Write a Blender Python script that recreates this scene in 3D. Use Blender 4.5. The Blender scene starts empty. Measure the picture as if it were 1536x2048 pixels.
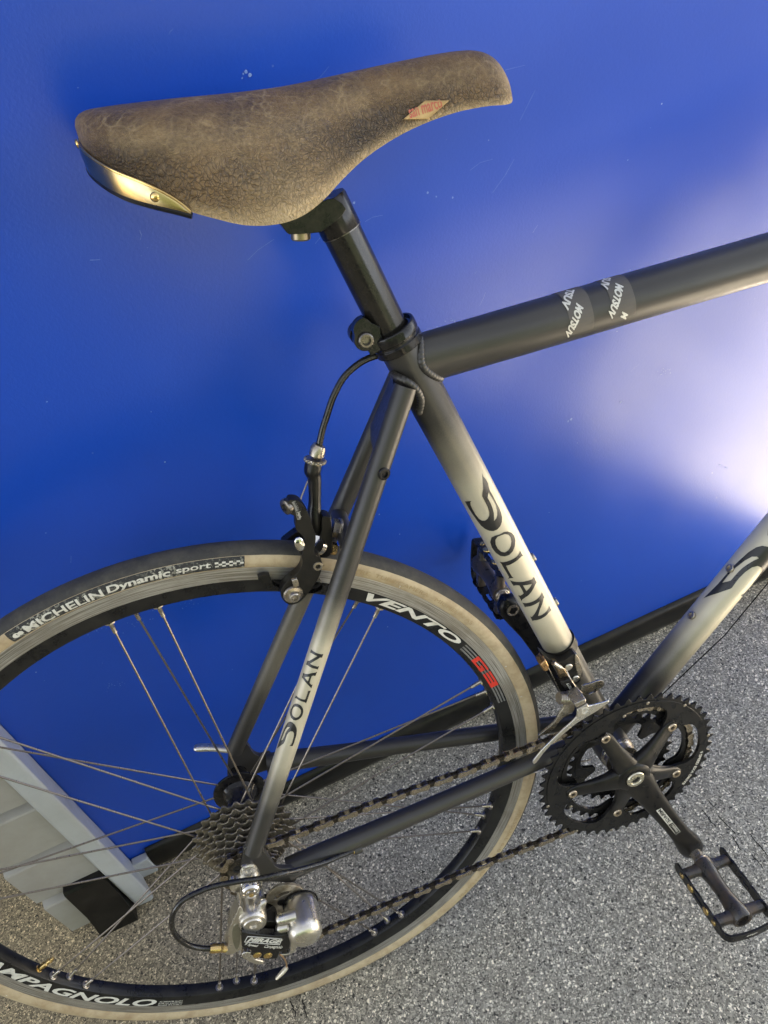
import bpy, bmesh, math, random
from mathutils import Vector, Matrix
from mathutils.geometry import tessellate_polygon

CAM_LOC = (0.11202, -0.34764, 1.06103)
CAM_ROT = [[0.911078, 0.365292, -0.191046], [-0.385334, 0.589981, -0.709535], [-0.146474, 0.720058, 0.678278]]
CAM_LENS = 34.4953
BIKE_ROT = [[0.994522, 0.102338, 0.021286], [-0.104528, 0.973682, 0.202526], [0.0, -0.203642, 0.979045]]
BIKE_OFF = [0.0071, 0.06754, 0.32651]
BB = (409.2, -66.4)
TUBES = {'ST': ((406.6, 0, -45), (264.5, 0, 447), 16.6), 'SS': ((12.4, -67, 30), (242.6, -22, 395), 9.2), 'DT': ((415, 0, -75.4), (855, 0, 385.2), 16.8), 'TT': ((275, 0, 431.5), (870, 0, 430), 20.1), 'SP': ((263.6, 0, 447), (237.1, 0, 550), 14.2)}

S = bpy.context.scene
C = S.collection
R = math.radians
random.seed(7)

# ------------------------------------------------------------------ camera, sky, sun, exposure
cam = bpy.data.cameras.new('camera')
cam.sensor_fit = 'HORIZONTAL'; cam.sensor_width = 36.0; cam.lens = CAM_LENS
cam.clip_start = 0.02; cam.clip_end = 2000
cam_o = bpy.data.objects.new('camera', cam); C.objects.link(cam_o)
cam_o.matrix_world = Matrix([CAM_ROT[0]+[CAM_LOC[0]], CAM_ROT[1]+[CAM_LOC[1]], CAM_ROT[2]+[CAM_LOC[2]], [0,0,0,1]])
S.camera = cam_o

SUN_EL, SUN_AZ = 33.0, 74.0          # azimuth measured from +X towards +Y : the sun stands behind the shed, to the right
sd = Vector((math.cos(R(SUN_EL))*math.cos(R(SUN_AZ)), math.cos(R(SUN_EL))*math.sin(R(SUN_AZ)), math.sin(R(SUN_EL))))
W = bpy.data.worlds.new('World'); S.world = W; W.use_nodes = True
nt = W.node_tree; nt.nodes.clear()
sky = nt.nodes.new('ShaderNodeTexSky'); sky.sky_type = 'NISHITA'; sky.sun_disc = False
sky.sun_elevation = R(SUN_EL); sky.sun_rotation = math.atan2(sd.x, sd.y)
sky.air_density = 0.4; sky.dust_density = 0.6; sky.ozone_density = 0.3
bg = nt.nodes.new('ShaderNodeBackground'); bg.inputs['Strength'].default_value = 0.065
wo = nt.nodes.new('ShaderNodeOutputWorld')
hs = nt.nodes.new('ShaderNodeHueSaturation'); hs.inputs['Saturation'].default_value = 0.30      # thin white haze over the blue
nt.links.new(sky.outputs[0], hs.inputs['Color']); nt.links.new(hs.outputs[0], bg.inputs[0]); nt.links.new(bg.outputs[0], wo.inputs[0])
sl = bpy.data.lights.new('sun', 'SUN'); sl.energy = 5.0; sl.angle = R(0.5); sl.color = (1.0, 0.88, 0.70)
sun = bpy.data.objects.new('sun', sl); C.objects.link(sun)
sun.rotation_euler = sd.to_track_quat('Z', 'Y').to_euler(); sun.location = (3, 5, 6)
S.view_settings.view_transform = 'Standard'; S.view_settings.look = 'None'
S.view_settings.gamma = 1.0; S.view_settings.use_curve_mapping = False
S.view_settings.exposure = 4.0
S.cycles.max_bounces = 8; S.cycles.diffuse_bounces = 4; S.cycles.glossy_bounces = 4
S.cycles.use_denoising = True
S.cycles.sample_clamp_indirect = 6.0

# ------------------------------------------------------------------ mesh helpers (bike parts in millimetres)
class MB:
    def __init__(s): s.v = []; s.f = []; s.m = []; s.at = {}
    def add(s, vs, fs, mi=0):
        b = len(s.v); s.v += [tuple(v) for v in vs]
        for f in fs: s.f.append(tuple(b+i for i in f)); s.m.append(mi)
        return b
    def rings(s, rings, closed=False, caps=True, mi=0):
        n = len(rings[0]); b = len(s.v)
        for r in rings: s.v += [tuple(v) for v in r]
        k = len(rings)
        for i in range(k if closed else k-1):
            for j in range(n):
                a = b+i*n; c = b+((i+1) % k)*n
                s.f.append((a+j, a+(j+1) % n, c+(j+1) % n, c+j)); s.m.append(mi)
        if caps and not closed:
            s.f.append(tuple(b+j for j in reversed(range(n)))); s.m.append(mi)
            s.f.append(tuple(b+(k-1)*n+j for j in range(n))); s.m.append(mi)
        return b
    def tube(s, pts, r, n=16, closed=False, caps=True, mi=0, ref=None, flat=1.0):
        FL = flat if isinstance(flat, (list, tuple)) else [flat]*len(pts)
        P = [Vector(p) for p in pts]; k = len(P)
        T = []
        for i in range(k):
            a = P[(i-1) % k] if (closed or i > 0) else P[i]; c = P[(i+1) % k] if (closed or i < k-1) else P[i]
            T.append((c-a).normalized())
        u = Vector(ref) if ref else (Vector((0,1,0)) if abs(T[0].y) < .9 else Vector((1,0,0)))
        out = []
        for i in range(k):
            u = (u-T[i]*u.dot(T[i])).normalized(); w = T[i].cross(u)
            rr = r[i] if isinstance(r, (list, tuple)) else r
            out.append([P[i]+u*(rr*math.cos(2*math.pi*j/n))+w*(rr*FL[i]*math.sin(2*math.pi*j/n)) for j in range(n)])
        return s.rings(out, closed, caps, mi)
    def cyl(s, a, b, r, r2=None, n=20, mi=0): return s.tube([a, b], [r, r if r2 is None else r2], n, mi=mi)
    def turn(s, prof, a, d, n=24, closed=False, mi=0):
        # lathe: prof is (radius, distance along d from a)
        a = Vector(a); d = Vector(d).normalized(); u = d.orthogonal().normalized(); w = d.cross(u)
        out = [[a+d*h+u*(r*math.cos(2*math.pi*j/n))+w*(r*math.sin(2*math.pi*j/n)) for j in range(n)] for r, h in prof]
        return s.rings(out, closed, not closed, mi)
    def prism(s, poly, y0, y1, holes=(), mi=0, sc=None):
        # poly (x, z) extruded along y
        loops = [poly]+list(holes)
        flat = [p for l in loops for p in l]
        tris = tessellate_polygon([[Vector((p[0], p[1], 0)) for p in l] for l in loops])
        b = len(s.v); n = len(flat)
        s.v += [(p[0], y0, p[1]) for p in flat]+[(p[0], y1, p[1]) for p in flat]
        for t in tris:
            s.f.append(tuple(b+i for i in t)); s.m.append(mi); s.f.append(tuple(b+n+i for i in reversed(t))); s.m.append(mi)
        o = 0
        for l in loops:
            k = len(l)
            for i in range(k):
                i2 = (i+1) % k
                s.f.append((b+o+i, b+o+i2, b+n+o+i2, b+n+o+i)); s.m.append(mi)
            o += k
    def box(s, c, d, m=None, mi=0):
        vs = [Vector((x*d[0]/2, y*d[1]/2, z*d[2]/2)) for x in (-1,1) for y in (-1,1) for z in (-1,1)]
        if m: vs = [m @ v for v in vs]
        vs = [v+Vector(c) for v in vs]
        s.add(vs, [(0,1,3,2),(4,6,7,5),(0,4,5,1),(2,3,7,6),(0,2,6,4),(1,5,7,3)], mi)
    def ball(s, c, r, d=(1,1,1), n=12, mi=0):
        prof = [(math.sin(math.pi*i/8), -math.cos(math.pi*i/8)) for i in range(1, 8)]
        out = [[(c[0]+r*d[0]*a*math.cos(2*math.pi*j/n), c[1]+r*d[1]*a*math.sin(2*math.pi*j/n), c[2]+r*d[2]*h) for j in range(n)] for a, h in prof]
        s.rings(out, mi=mi)
    def mesh(s, name, mats, sharp=35, scale=.001, flat=False):
        me = bpy.data.meshes.new(name)
        me.from_pydata([(x*scale, y*scale, z*scale) for x, y, z in s.v], [], s.f)
        for m in mats: me.materials.append(m)
        for p, i in zip(me.polygons, s.m): p.material_index = min(i, len(mats)-1)
        for k, vals in s.at.items():
            at = me.attributes.new(k, 'FLOAT', 'POINT')
            for i, v in enumerate(vals): at.data[i].value = v
        bm = bmesh.new(); bm.from_mesh(me)
        bmesh.ops.recalc_face_normals(bm, faces=bm.faces)
        lim = R(sharp)
        for e in bm.edges:
            e.smooth = not (len(e.link_faces) == 2 and e.calc_face_angle(0) > lim) and len(e.link_faces) == 2
        for f in bm.faces: f.smooth = not flat
        bm.to_mesh(me); bm.free(); me.update()
        return me
    def build(s, name, mat, parent, sharp=35, bevel=0, scale=.001, label=None):
        mats = mat if isinstance(mat, (list, tuple)) else [mat]
        o = bpy.data.objects.new(name, s.mesh(name, mats, sharp, scale)); C.objects.link(o); o.parent = parent
        if bevel:
            b = o.modifiers.new('bevel', 'BEVEL'); b.width = bevel*.001; b.segments = 2; b.limit_method = 'ANGLE'; b.angle_limit = R(40)
        if label: o['label'] = label
        return o

def empty(name, parent=None):
    o = bpy.data.objects.new(name, None); C.objects.link(o); o.parent = parent; o.empty_display_size = .02
    return o
def link(name, me, parent, mat=None):
    o = bpy.data.objects.new(name, me); C.objects.link(o); o.parent = parent
    if mat is not None: o.matrix_local = mat
    return o
def dup(o, parent, mat=None):
    c = o.copy(); C.objects.link(c); c.parent = parent
    if mat is not None: c.matrix_local = mat
    return c
def mtx(loc, y_axis=None, rot_y=0):
    # matrix at loc (mm), rotated about y
    return Matrix.Translation(Vector(loc)*.001) @ Matrix.Rotation(rot_y, 4, 'Y')
def aim(loc, d):
    return Matrix.Translation(Vector(loc)*.001) @ Vector(d).to_track_quat('Z', 'Y').to_matrix().to_4x4()
def lerp_stops(st, x):
    if x <= st[0][0]: return st[0][1]
    for (a, u), (b, v) in zip(st, st[1:]):
        if x <= b: t = (x-a)/(b-a); t = t*t*(3-2*t); return u+(v-u)*t
    return st[-1][1]
def spline(pts, k=6, closed=False):
    P = [Vector(p) for p in pts]; n = len(P); out = []
    for i in range(n if closed else n-1):
        g = lambda j: P[j % n] if closed else P[min(max(j, 0), n-1)]
        a, b, c, d = g(i-1), g(i), g(i+1), g(i+2)
        for j in range(k):
            t = j/k
            out.append(.5*((2*b)+(c-a)*t+(2*a-5*b+4*c-d)*t*t+(3*b-a-3*c+d)*t**3))
    if not closed: out.append(P[-1])
    return out
def smooth2(poly, k=4, closed=True):
    return [(v.x, v.y) for v in spline([(a, b, 0) for a, b in poly], k, closed)]
def circle(cx, cz, r, n=24, ph=0): return [(cx+r*math.cos(ph+2*math.pi*i/n), cz+r*math.sin(ph+2*math.pi*i/n)) for i in range(n)]
def ellipse(cx, cz, a, b, rot=0, n=32):
    c, s = math.cos(rot), math.sin(rot)
    return [(cx+a*math.cos(t)*c-b*math.sin(t)*s, cz+a*math.cos(t)*s+b*math.sin(t)*c) for t in (2*math.pi*i/n for i in range(n))]

# 2D lettering: triangles in a plane, cut fine enough to be bent onto a tube or a rim
def poly_bm(polys):
    bm = bmesh.new()
    for poly, holes in polys:
        loops = [poly]+list(holes); fl = [p for l in loops for p in l]
        vs = [bm.verts.new((p[0], p[1], 0)) for p in fl]
        for t in tessellate_polygon([[Vector((p[0], p[1], 0)) for p in l] for l in loops]):
            try: bm.faces.new([vs[i] for i in t])
            except ValueError: pass
    return bm
def text_bm(txt, height, width=None, shear=0.0, bold=0.0):
    cu = bpy.data.curves.new('lettering', 'FONT'); cu.body = txt; cu.size = 1.0; cu.shear = shear; cu.offset = bold; cu.resolution_u = 3
    o = bpy.data.objects.new('lettering', cu); C.objects.link(o)
    dg = bpy.context.evaluated_depsgraph_get()
    me = bpy.data.meshes.new_from_object(o.evaluated_get(dg))
    bm = bmesh.new(); bm.from_mesh(me)
    bpy.data.objects.remove(o); bpy.data.curves.remove(cu); bpy.data.meshes.remove(me)
    xs = [v.co.x for v in bm.verts]; x0, x1 = min(xs), max(xs)
    cap = .72
    sx = height/cap if width is None else width/(x1-x0)
    for v in bm.verts: v.co = Vector(((v.co.x-x0)*sx, v.co.y*height/cap, 0))
    return bm
def bend(bm, fn, du=None, dv=None):
    for d, ax in ((du, 0), (dv, 1)):
        if not d: continue
        lo = min(v.co[ax] for v in bm.verts); hi = max(v.co[ax] for v in bm.verts)
        x = math.ceil(lo/d)*d
        while x < hi:
            no = (1,0,0) if ax == 0 else (0,1,0); co = (x,0,0) if ax == 0 else (0,x,0)
            bmesh.ops.bisect_plane(bm, geom=bm.verts[:]+bm.edges[:]+bm.faces[:], plane_co=co, plane_no=no, dist=1e-6)
            x += d
    bm.verts.index_update()
    mb = MB(); mb.add([fn(v.co.x, v.co.y) for v in bm.verts], [[v.index for v in f.verts] for f in bm.faces])
    bm.free(); return mb
class Tube:
    def __init__(s, k):
        A, B, r = TUBES[k]; s.A = Vector(A); s.B = Vector(B); s.r = r
        s.u = (s.B-s.A).normalized(); s.L = (s.B-s.A).length
        e = Vector((0,-1,0)); s.e1 = (e-s.u*e.dot(s.u)).normalized(); s.e2 = s.u.cross(s.e1)
    def at(s, a, th=0, off=0):
        return s.A+s.u*a+(s.e1*math.cos(R(th))+s.e2*math.sin(R(th)))*(s.r+off)
    def axis(s, a): return s.A+s.u*a
    def letters(s, polys, off=.25):
        k = s.r*math.pi/180
        bm = poly_bm([([(a, t*k) for a, t in p], [[(a, t*k) for a, t in h] for h in hs]) for p, hs in polys])
        return bend(bm, lambda a, c: s.at(a, c/k, off), None, 2.2)
ST, SS, DT, TT, SP = (Tube(k) for k in ('ST', 'SS', 'DT', 'TT', 'SP'))

# ------------------------------------------------------------------ materials
def new_mat(name):
    m = bpy.data.materials.new(name); m.use_nodes = True
    return m, m.node_tree, m.node_tree.nodes['Principled BSDF']
def N(t, kind, **kw):
    n = t.nodes.new('ShaderNode'+kind)
    for k, v in kw.items():
        if k in n.inputs: n.inputs[k].default_value = v
        else: setattr(n, k, v)
    return n
def ramp(t, fac, stops, interp='LINEAR'):
    r = t.nodes.new('ShaderNodeValToRGB'); r.color_ramp.interpolation = interp
    el = r.color_ramp.elements
    while len(el) < len(stops): el.new(0.5)
    for e, (p, c) in zip(el, stops): e.position = p; e.color = (c, c, c, 1) if isinstance(c, (int, float)) else (*c, 1)
    t.links.new(fac, r.inputs[0]); return r
def mix(t, fac, a, b, mode='MIX'):
    m = t.nodes.new('ShaderNodeMix'); m.data_type = 'RGBA'; m.blend_type = mode
    for sock, v in ((m.inputs[0], fac), (m.inputs[6], a), (m.inputs[7], b)):
        if hasattr(v, 'is_linked'): t.links.new(v, sock)
        elif isinstance(v, (int, float)): sock.default_value = v
        else: sock.default_value = (*v, 1)
    return m.outputs[2]
def mathn(t, op, a, b=0.0):
    m = t.nodes.new('ShaderNodeMath'); m.operation = op
    for i, v in enumerate((a, b)):
        if hasattr(v, 'is_linked'): t.links.new(v, m.inputs[i])
        else: m.inputs[i].default_value = v
    return m.outputs[0]
def ocoord(t): return t.nodes.new('ShaderNodeTexCoord').outputs['Object']
def noise(t, scale, detail=4, rough=.6, vec=None, dist=0):
    n = N(t, 'TexNoise', Scale=scale, Detail=detail, Roughness=rough, Distortion=dist)
    t.links.new(vec if vec is not None else ocoord(t), n.inputs['Vector']); return n
def bump(t, b, h, strength, dist):
    n = N(t, 'Bump', Strength=strength, Distance=dist); t.links.new(h, n.inputs['Height']); t.links.new(n.outputs[0], b.inputs['Normal']); return n
def plain(name, col, rough=.4, metal=0.0, dirt=None, dirt_amt=.5, scale=60, rv=.1, bmp=0.0, bscale=900, spec=.5, coat=0.0):
    # a painted / metal / rubber surface with uneven colour and gloss
    m, t, b = new_mat(name)
    n = noise(t, scale, 6, .65); n2 = noise(t, scale*6, 3, .6)
    f = mathn(t, 'MULTIPLY', ramp(t, n.outputs[0], [(.42, 0.0), (.68, 1.0)]).outputs[0], dirt_amt)
    c = mix(t, f, col, dirt if dirt else [min(1, k*.6) for k in col])
    c = mix(t, mathn(t, 'MULTIPLY', ramp(t, n2.outputs[0], [(.55, 0.0), (.75, 1.0)]).outputs[0], .35*dirt_amt), c, dirt if dirt else [k*.7 for k in col])
    t.links.new(c, b.inputs['Base Color'])
    r = ramp(t, n.outputs[0], [(.3, max(.03, rough-rv)), (.7, min(1, rough+rv))]); t.links.new(r.outputs[0], b.inputs['Roughness'])
    b.inputs['Metallic'].default_value = metal; b.inputs['Specular IOR Level'].default_value = spec
    b.inputs['Coat Weight'].default_value = coat; b.inputs['Coat Roughness'].default_value = .15
    if bmp: bump(t, b, noise(t, bscale, 3).outputs[0], bmp, .0004)
    return m

def frame_paint():
    m, t, b = new_mat('frame_paint')
    at = t.nodes.new('ShaderNodeAttribute'); at.attribute_name = 'fade'
    n = noise(t, 14, 4); n2 = noise(t, 260, 5, .7)
    dark = mix(t, n.outputs[0], (.026, .0245, .0225), (.046, .042, .036))
    pale = mix(t, n.outputs[0], (.47, .41, .28), (.57, .53, .41))
    f = mathn(t, 'ADD', at.outputs['Fac'], mathn(t, 'MULTIPLY', mathn(t, 'SUBTRACT', noise(t, 900, 2).outputs[0], .5), .12))
    c = mix(t, ramp(t, f, [(.03, 0.0), (.97, 1.0)]).outputs[0], dark, pale)
    scuff = ramp(t, n2.outputs[0], [(.66, 0.0), (.74, 1.0)])
    c = mix(t, mathn(t, 'MULTIPLY', scuff.outputs[0], .22), c, (.22, .19, .15))
    t.links.new(c, b.inputs['Base Color'])
    r = ramp(t, n2.outputs[0], [(.35, .30), (.7, .46)]); t.links.new(r.outputs[0], b.inputs['Roughness'])
    b.inputs['Specular IOR Level'].default_value = .55
    b.inputs['Metallic'].default_value = .15
    bump(t, b, noise(t, 1500, 2).outputs[0], .05, .0003)
    return m
def leather():
    m, t, b = new_mat('worn_suede')
    co = ocoord(t)
    wear = t.nodes.new('ShaderNodeAttribute'); wear.attribute_name = 'wear'
    top = t.nodes.new('ShaderNodeAttribute'); top.attribute_name = 'top'
    n = noise(t, 35, 6, .7, co); nf = noise(t, 420, 5, .75, co)
    wn = noise(t, 60, 3, .5, co)
    vm = N(t, 'VectorMath', operation='MULTIPLY_ADD'); t.links.new(wn.outputs['Color'], vm.inputs[0]); vm.inputs[1].default_value = (.016, .016, .016); t.links.new(co, vm.inputs[2])
    v1 = N(t, 'TexVoronoi', feature='DISTANCE_TO_EDGE', Scale=105.0); t.links.new(vm.outputs[0], v1.inputs['Vector'])
    v2 = N(t, 'TexVoronoi', feature='DISTANCE_TO_EDGE', Scale=320.0); t.links.new(vm.outputs[0], v2.inputs['Vector'])
    v3 = N(t, 'TexVoronoi', feature='DISTANCE_TO_EDGE', Scale=520.0); t.links.new(vm.outputs[0], v3.inputs['Vector'])
    base = mix(t, ramp(t, n.outputs[0], [(.3, 0.0), (.7, 1.0)]).outputs[0], (.038, .021, .008), (.170, .098, .034))
    base = mix(t, ramp(t, nf.outputs[0], [(.40, 0.0), (.66, .6)]).outputs[0], base, (.25, .163, .070))
    vein = ramp(t, v1.outputs[0], [(.0, .9), (.05, .4), (.13, 0.0)])
    vf = mathn(t, 'MULTIPLY', mathn(t, 'MULTIPLY', vein.outputs[0], ramp(t, wn.outputs[0], [(.42, 0.0), (.66, 1.0)]).outputs[0]), mathn(t, 'MULTIPLY', top.outputs['Fac'], .7))
    c = mix(t, vf, base, (.37, .265, .125))
    gr = t.nodes.new('ShaderNodeAttribute'); gr.attribute_name = 'grime'
    c = mix(t, mathn(t, 'MULTIPLY', gr.outputs['Fac'], ramp(t, nf.outputs[0], [(.35, 1.0), (.75, .55)]).outputs[0]), c, (.024, .017, .010))
    crack = ramp(t, v2.outputs[0], [(.0, 1.0), (.09, 0.0)])
    inv = mathn(t, 'SUBTRACT', 1.0, top.outputs['Fac'])
    c = mix(t, mathn(t, 'MULTIPLY', mathn(t, 'MULTIPLY', crack.outputs[0], .7), inv), c, (.012, .009, .006))
    wf = mathn(t, 'MULTIPLY', wear.outputs['Fac'], ramp(t, nf.outputs[0], [(.25, .5), (.65, 1.0)]).outputs[0])
    c = mix(t, wf, c, (.47, .345, .175))
    t.links.new(c, b.inputs['Base Color'])
    t.links.new(ramp(t, n.outputs[0], [(.3, .36), (.7, .54)]).outputs[0], b.inputs['Roughness'])
    b.inputs['Sheen Weight'].default_value = .0; b.inputs['Sheen Roughness'].default_value = .4; b.inputs['Sheen Tint'].default_value = (1, .9, .7, 1)
    b.inputs['Specular IOR Level'].default_value = .4
    h = mathn(t, 'ADD', mathn(t, 'MULTIPLY', mathn(t, 'MULTIPLY', ramp(t, v2.outputs[0], [(0, 0.0), (.16, 1.0)]).outputs[0], inv), .8), mathn(t, 'MULTIPLY', ramp(t, v3.outputs[0], [(0, 0.0), (.2, 1.0)]).outputs[0], .35))
    h = mathn(t, 'ADD', h, mathn(t, 'MULTIPLY', nf.outputs[0], .5))
    bump(t, b, h, .8, .0009)
    return m
def wall_paint():
    m, t, b = new_mat('blue_wall_paint')
    co = ocoord(t)
    n = noise(t, 2.2, 4, .55, co); pe = noise(t, 420, 2, .5, co); sm = noise(t, 9, 5, .6, co)
    c = mix(t, n.outputs[0], (.003, .050, .40), (.005, .068, .50))
    c = mix(t, mathn(t, 'MULTIPLY', ramp(t, sm.outputs[0], [(.58, 0.0), (.8, 1.0)]).outputs[0], .25), c, (.008, .08, .52))
    sp = N(t, 'TexVoronoi', feature='F1', Scale=38.0); t.links.new(co, sp.inputs['Vector'])
    chip = mathn(t, 'MULTIPLY', ramp(t, sp.outputs['Distance'], [(.022, 1.0), (.034, 0.0)]).outputs[0], ramp(t, noise(t, 25, 2, .5, co).outputs[0], [(.54, 0.0), (.6, 1.0)]).outputs[0])
    c = mix(t, mathn(t, 'MULTIPLY', chip, .8), c, (.40, .48, .62))
    t.links.new(c, b.inputs['Base Color'])
    t.links.new(ramp(t, sm.outputs[0], [(.3, .28), (.75, .35)]).outputs[0], b.inputs['Roughness'])
    b.inputs['IOR'].default_value = 1.5; b.inputs['Specular IOR Level'].default_value = .58
    bump(t, b, pe.outputs[0], .16, .0006)
    return m
def ground_mat():
    m, t, b = new_mat('speckled_ground')
    co = ocoord(t)
    wn = noise(t, 300, 2, .5, co)
    vm = N(t, 'VectorMath', operation='MULTIPLY_ADD'); t.links.new(wn.outputs['Color'], vm.inputs[0]); vm.inputs[1].default_value = (.0035, .0035, .0035); t.links.new(co, vm.inputs[2])
    def chips(scale, stops):
        v = N(t, 'TexVoronoi', feature='F1', Scale=scale); v.inputs['Randomness'].default_value = 1.0
        t.links.new(vm.outputs[0], v.inputs['Vector'])
        sep = t.nodes.new('ShaderNodeSeparateColor'); t.links.new(v.outputs['Color'], sep.inputs[0])
        return ramp(t, sep.outputs[0], stops, 'CONSTANT'), sep, v
    a, _, va = chips(680, [(0, .05), (.10, .10), (.26, .16), (.48, .22), (.70, .30), (.86, .44), (.95, .62)])
    g, sg, vg = chips(430, [(0, .03), (.08, .12), (.36, .19), (.64, .26), (.83, .44), (.93, .64)])
    c = mix(t, ramp(t, sg.outputs[1], [(0, 0.0), (.62, 1.0)], 'CONSTANT').outputs[0], a.outputs[0], g.outputs[0])
    big = noise(t, 3.0, 5, .6, co)
    c = mix(t, mathn(t, 'MULTIPLY', ramp(t, big.outputs[0], [(.4, 0.0), (.75, 1.0)]).outputs[0], .35), c, (.95, .86, .72), 'MULTIPLY')
    tn = noise(t, 1.1, 3, .5, co)
    c = mix(t, 1.0, c, (1.46, 1.36, 1.08), 'MULTIPLY')
    sx = t.nodes.new('ShaderNodeSeparateXYZ'); t.links.new(co, sx.inputs[0])
    left_brown = ramp(t, mathn(t, 'ADD', sx.outputs[0], mathn(t, 'MULTIPLY', big.outputs[0], .5)), [(0.0, 1.0), (.42, 0.0)])  # mask that tints the ground browner towards negative x
    c = mix(t, mathn(t, 'MULTIPLY', left_brown.outputs[0], .85), c, (.86, .73, .52), 'MULTIPLY')
    t.links.new(c, b.inputs['Base Color'])
    b.inputs['Roughness'].default_value = .55; b.inputs['Specular IOR Level'].default_value = .4
    h = mathn(t, 'ADD', va.outputs['Distance'], mathn(t, 'MULTIPLY', noise(t, 700, 3, .6, co).outputs[0], .4))
    bump(t, b, h, .35, .0012)
    return m
def brake_track():
    m, t, b = new_mat('worn_brake_track')
    co = ocoord(t)
    mp = t.nodes.new('ShaderNodeVectorMath'); mp.operation = 'LENGTH'; t.links.new(co, mp.inputs[0])
    sx = t.nodes.new('ShaderNodeSeparateXYZ'); t.links.new(co, sx.inputs[0])
    rr = mathn(t, 'SQRT', mathn(t, 'ADD', mathn(t, 'MULTIPLY', sx.outputs[0], sx.outputs[0]), mathn(t, 'MULTIPLY', sx.outputs[2], sx.outputs[2])))
    an = mathn(t, 'ARCTAN2', sx.outputs[2], sx.outputs[0])
    cv = t.nodes.new('ShaderNodeCombineXYZ'); t.links.new(mathn(t, 'MULTIPLY', rr, 1800.0), cv.inputs[0]); t.links.new(mathn(t, 'MULTIPLY', an, 5.0), cv.inputs[1])
    n = noise(t, 1.0, 4, .65, cv.outputs[0])
    n2 = noise(t, 22, 4, .6, co)
    c = mix(t, ramp(t, n.outputs[0], [(.36, 0.0), (.62, 1.0)]).outputs[0], (.16, .145, .12), (.62, .60, .56))
    c = mix(t, mathn(t, 'MULTIPLY', ramp(t, n2.outputs[0], [(.4, 0.0), (.75, 1.0)]).outputs[0], .6), c, (.20, .17, .125))
    t.links.new(c, b.inputs['Base Color']); b.inputs['Metallic'].default_value = .75; b.inputs['Roughness'].default_value = .38
    bump(t, b, n.outputs[0], .25, .0003)
    return m
def worn_print():
    # tyre label: print rubbed away in spots
    m, t, b = new_mat('worn_tyre_label')
    n = noise(t, 330, 4, .7); n2 = noise(t, 40, 3)
    f = ramp(t, n.outputs[0], [(.52, 0.0), (.56, 1.0)])
    c = mix(t, mathn(t, 'MULTIPLY', f.outputs[0], ramp(t, n2.outputs[0], [(.45, .15), (.65, .9)]).outputs[0]), (.02, .02, .02), (.45, .43, .34))
    t.links.new(c, b.inputs['Base Color']); b.inputs['Roughness'].default_value = .7
    return m

M_paint = frame_paint(); M_leather = leather(); M_wall = wall_paint(); M_ground = ground_mat(); M_track = brake_track(); M_label = worn_print()
M_decal = plain('black_decal', (.016, .016, .017), .32, dirt=(.05, .047, .04), dirt_amt=.25)
M_black = plain('black_anodised', (.005, .005, .0055), .30, dirt=(.028, .024, .018), dirt_amt=.3, scale=90, spec=.3)
M_gloss = plain('gloss_black', (.006, .006, .0065), .16, dirt=(.06, .05, .04), dirt_amt=.3, scale=120, rv=.08, spec=.3)
M_grip = plain('satin_black', (.0075, .007, .0068), .34, dirt=(.04, .033, .024), dirt_amt=.35, scale=80, spec=.3)
M_post = plain('seatpost_black', (.016, .0145, .0125), .22, metal=.2, dirt=(.06, .05, .035), dirt_amt=.3, scale=40, rv=.05)
M_tread = plain('tyre_tread', (.032, .030, .026), .75, dirt=(.10, .09, .07), dirt_amt=.55, scale=70, bmp=.4, bscale=1400)
M_cream = plain('tan_sidewall', (.47, .375, .235), .62, dirt=(.27, .185, .095), dirt_amt=.7, scale=45, bmp=.3, bscale=1500)
M_rim = plain('black_rim', (.008, .008, .0085), .30, dirt=(.05, .047, .04), dirt_amt=.3, scale=40, spec=.3)
M_white = plain('pale_print', (.62, .60, .53), .4, dirt=(.40, .37, .30), dirt_amt=.5, scale=160)
M_red = plain('red_print', (.62, .035, .02), .4, dirt=(.4, .03, .02), dirt_amt=.4)
M_steel = plain('dirty_steel', (.42, .38, .32), .30, metal=.9, dirt=(.22, .17, .10), dirt_amt=.6, scale=180)
M_dark = plain('dark_steel', (.12,.11,.10), .3, metal=.9, dirt=(.3,.27,.22), dirt_amt=.5, scale=300)
M_chrome = plain('chrome', (.72, .70, .66), .12, metal=1.0, dirt=(.4, .33, .22), dirt_amt=.35, scale=220, rv=.06)
M_alloy = plain('polished_alloy', (.66, .63, .56), .30, metal=.95, dirt=(.36, .29, .18), dirt_amt=.4, scale=70, rv=.1)
M_brass = plain('brass', (.62, .44, .18), .26, metal=.95, dirt=(.30, .2, .07), dirt_amt=.4, scale=200)
M_spoke = plain('grey_spoke', (.23, .20, .165), .32, metal=.85, dirt=(.12, .095, .065), dirt_amt=.5, scale=60)
M_cog = plain('greasy_cogs', (.30, .265, .205), .36, metal=.8, dirt=(.05, .042, .03), dirt_amt=.9, scale=170, rv=.15, bmp=.4, bscale=700)
M_chain = plain('greasy_chain', (.40, .34, .255), .26, metal=.9, dirt=(.12, .095, .06), dirt_amt=.35, scale=210, rv=.12)
M_chain2 = plain('chain_inner', (.085, .070, .050), .32, metal=.8, dirt=(.025, .02, .014), dirt_amt=.9, scale=210, rv=.12)
M_hous = plain('cable_housing', (.006, .006, .0065), .22, dirt=(.10, .085, .06), dirt_amt=.25, scale=200)
M_gold = plain('gold_rivet', (.72, .50, .19), .22, metal=1.0, dirt=(.45, .3, .1), dirt_amt=.4, scale=150)
M_rubber = plain('black_rubber', (.0045, .0044, .0042), .36, dirt=(.035, .03, .024), dirt_amt=.4, scale=26, spec=.3)
M_trim = plain('pale_trim', (.46, .475, .47), .38, dirt=(.36, .37, .36), dirt_amt=.35, scale=30, bmp=.1)
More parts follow.
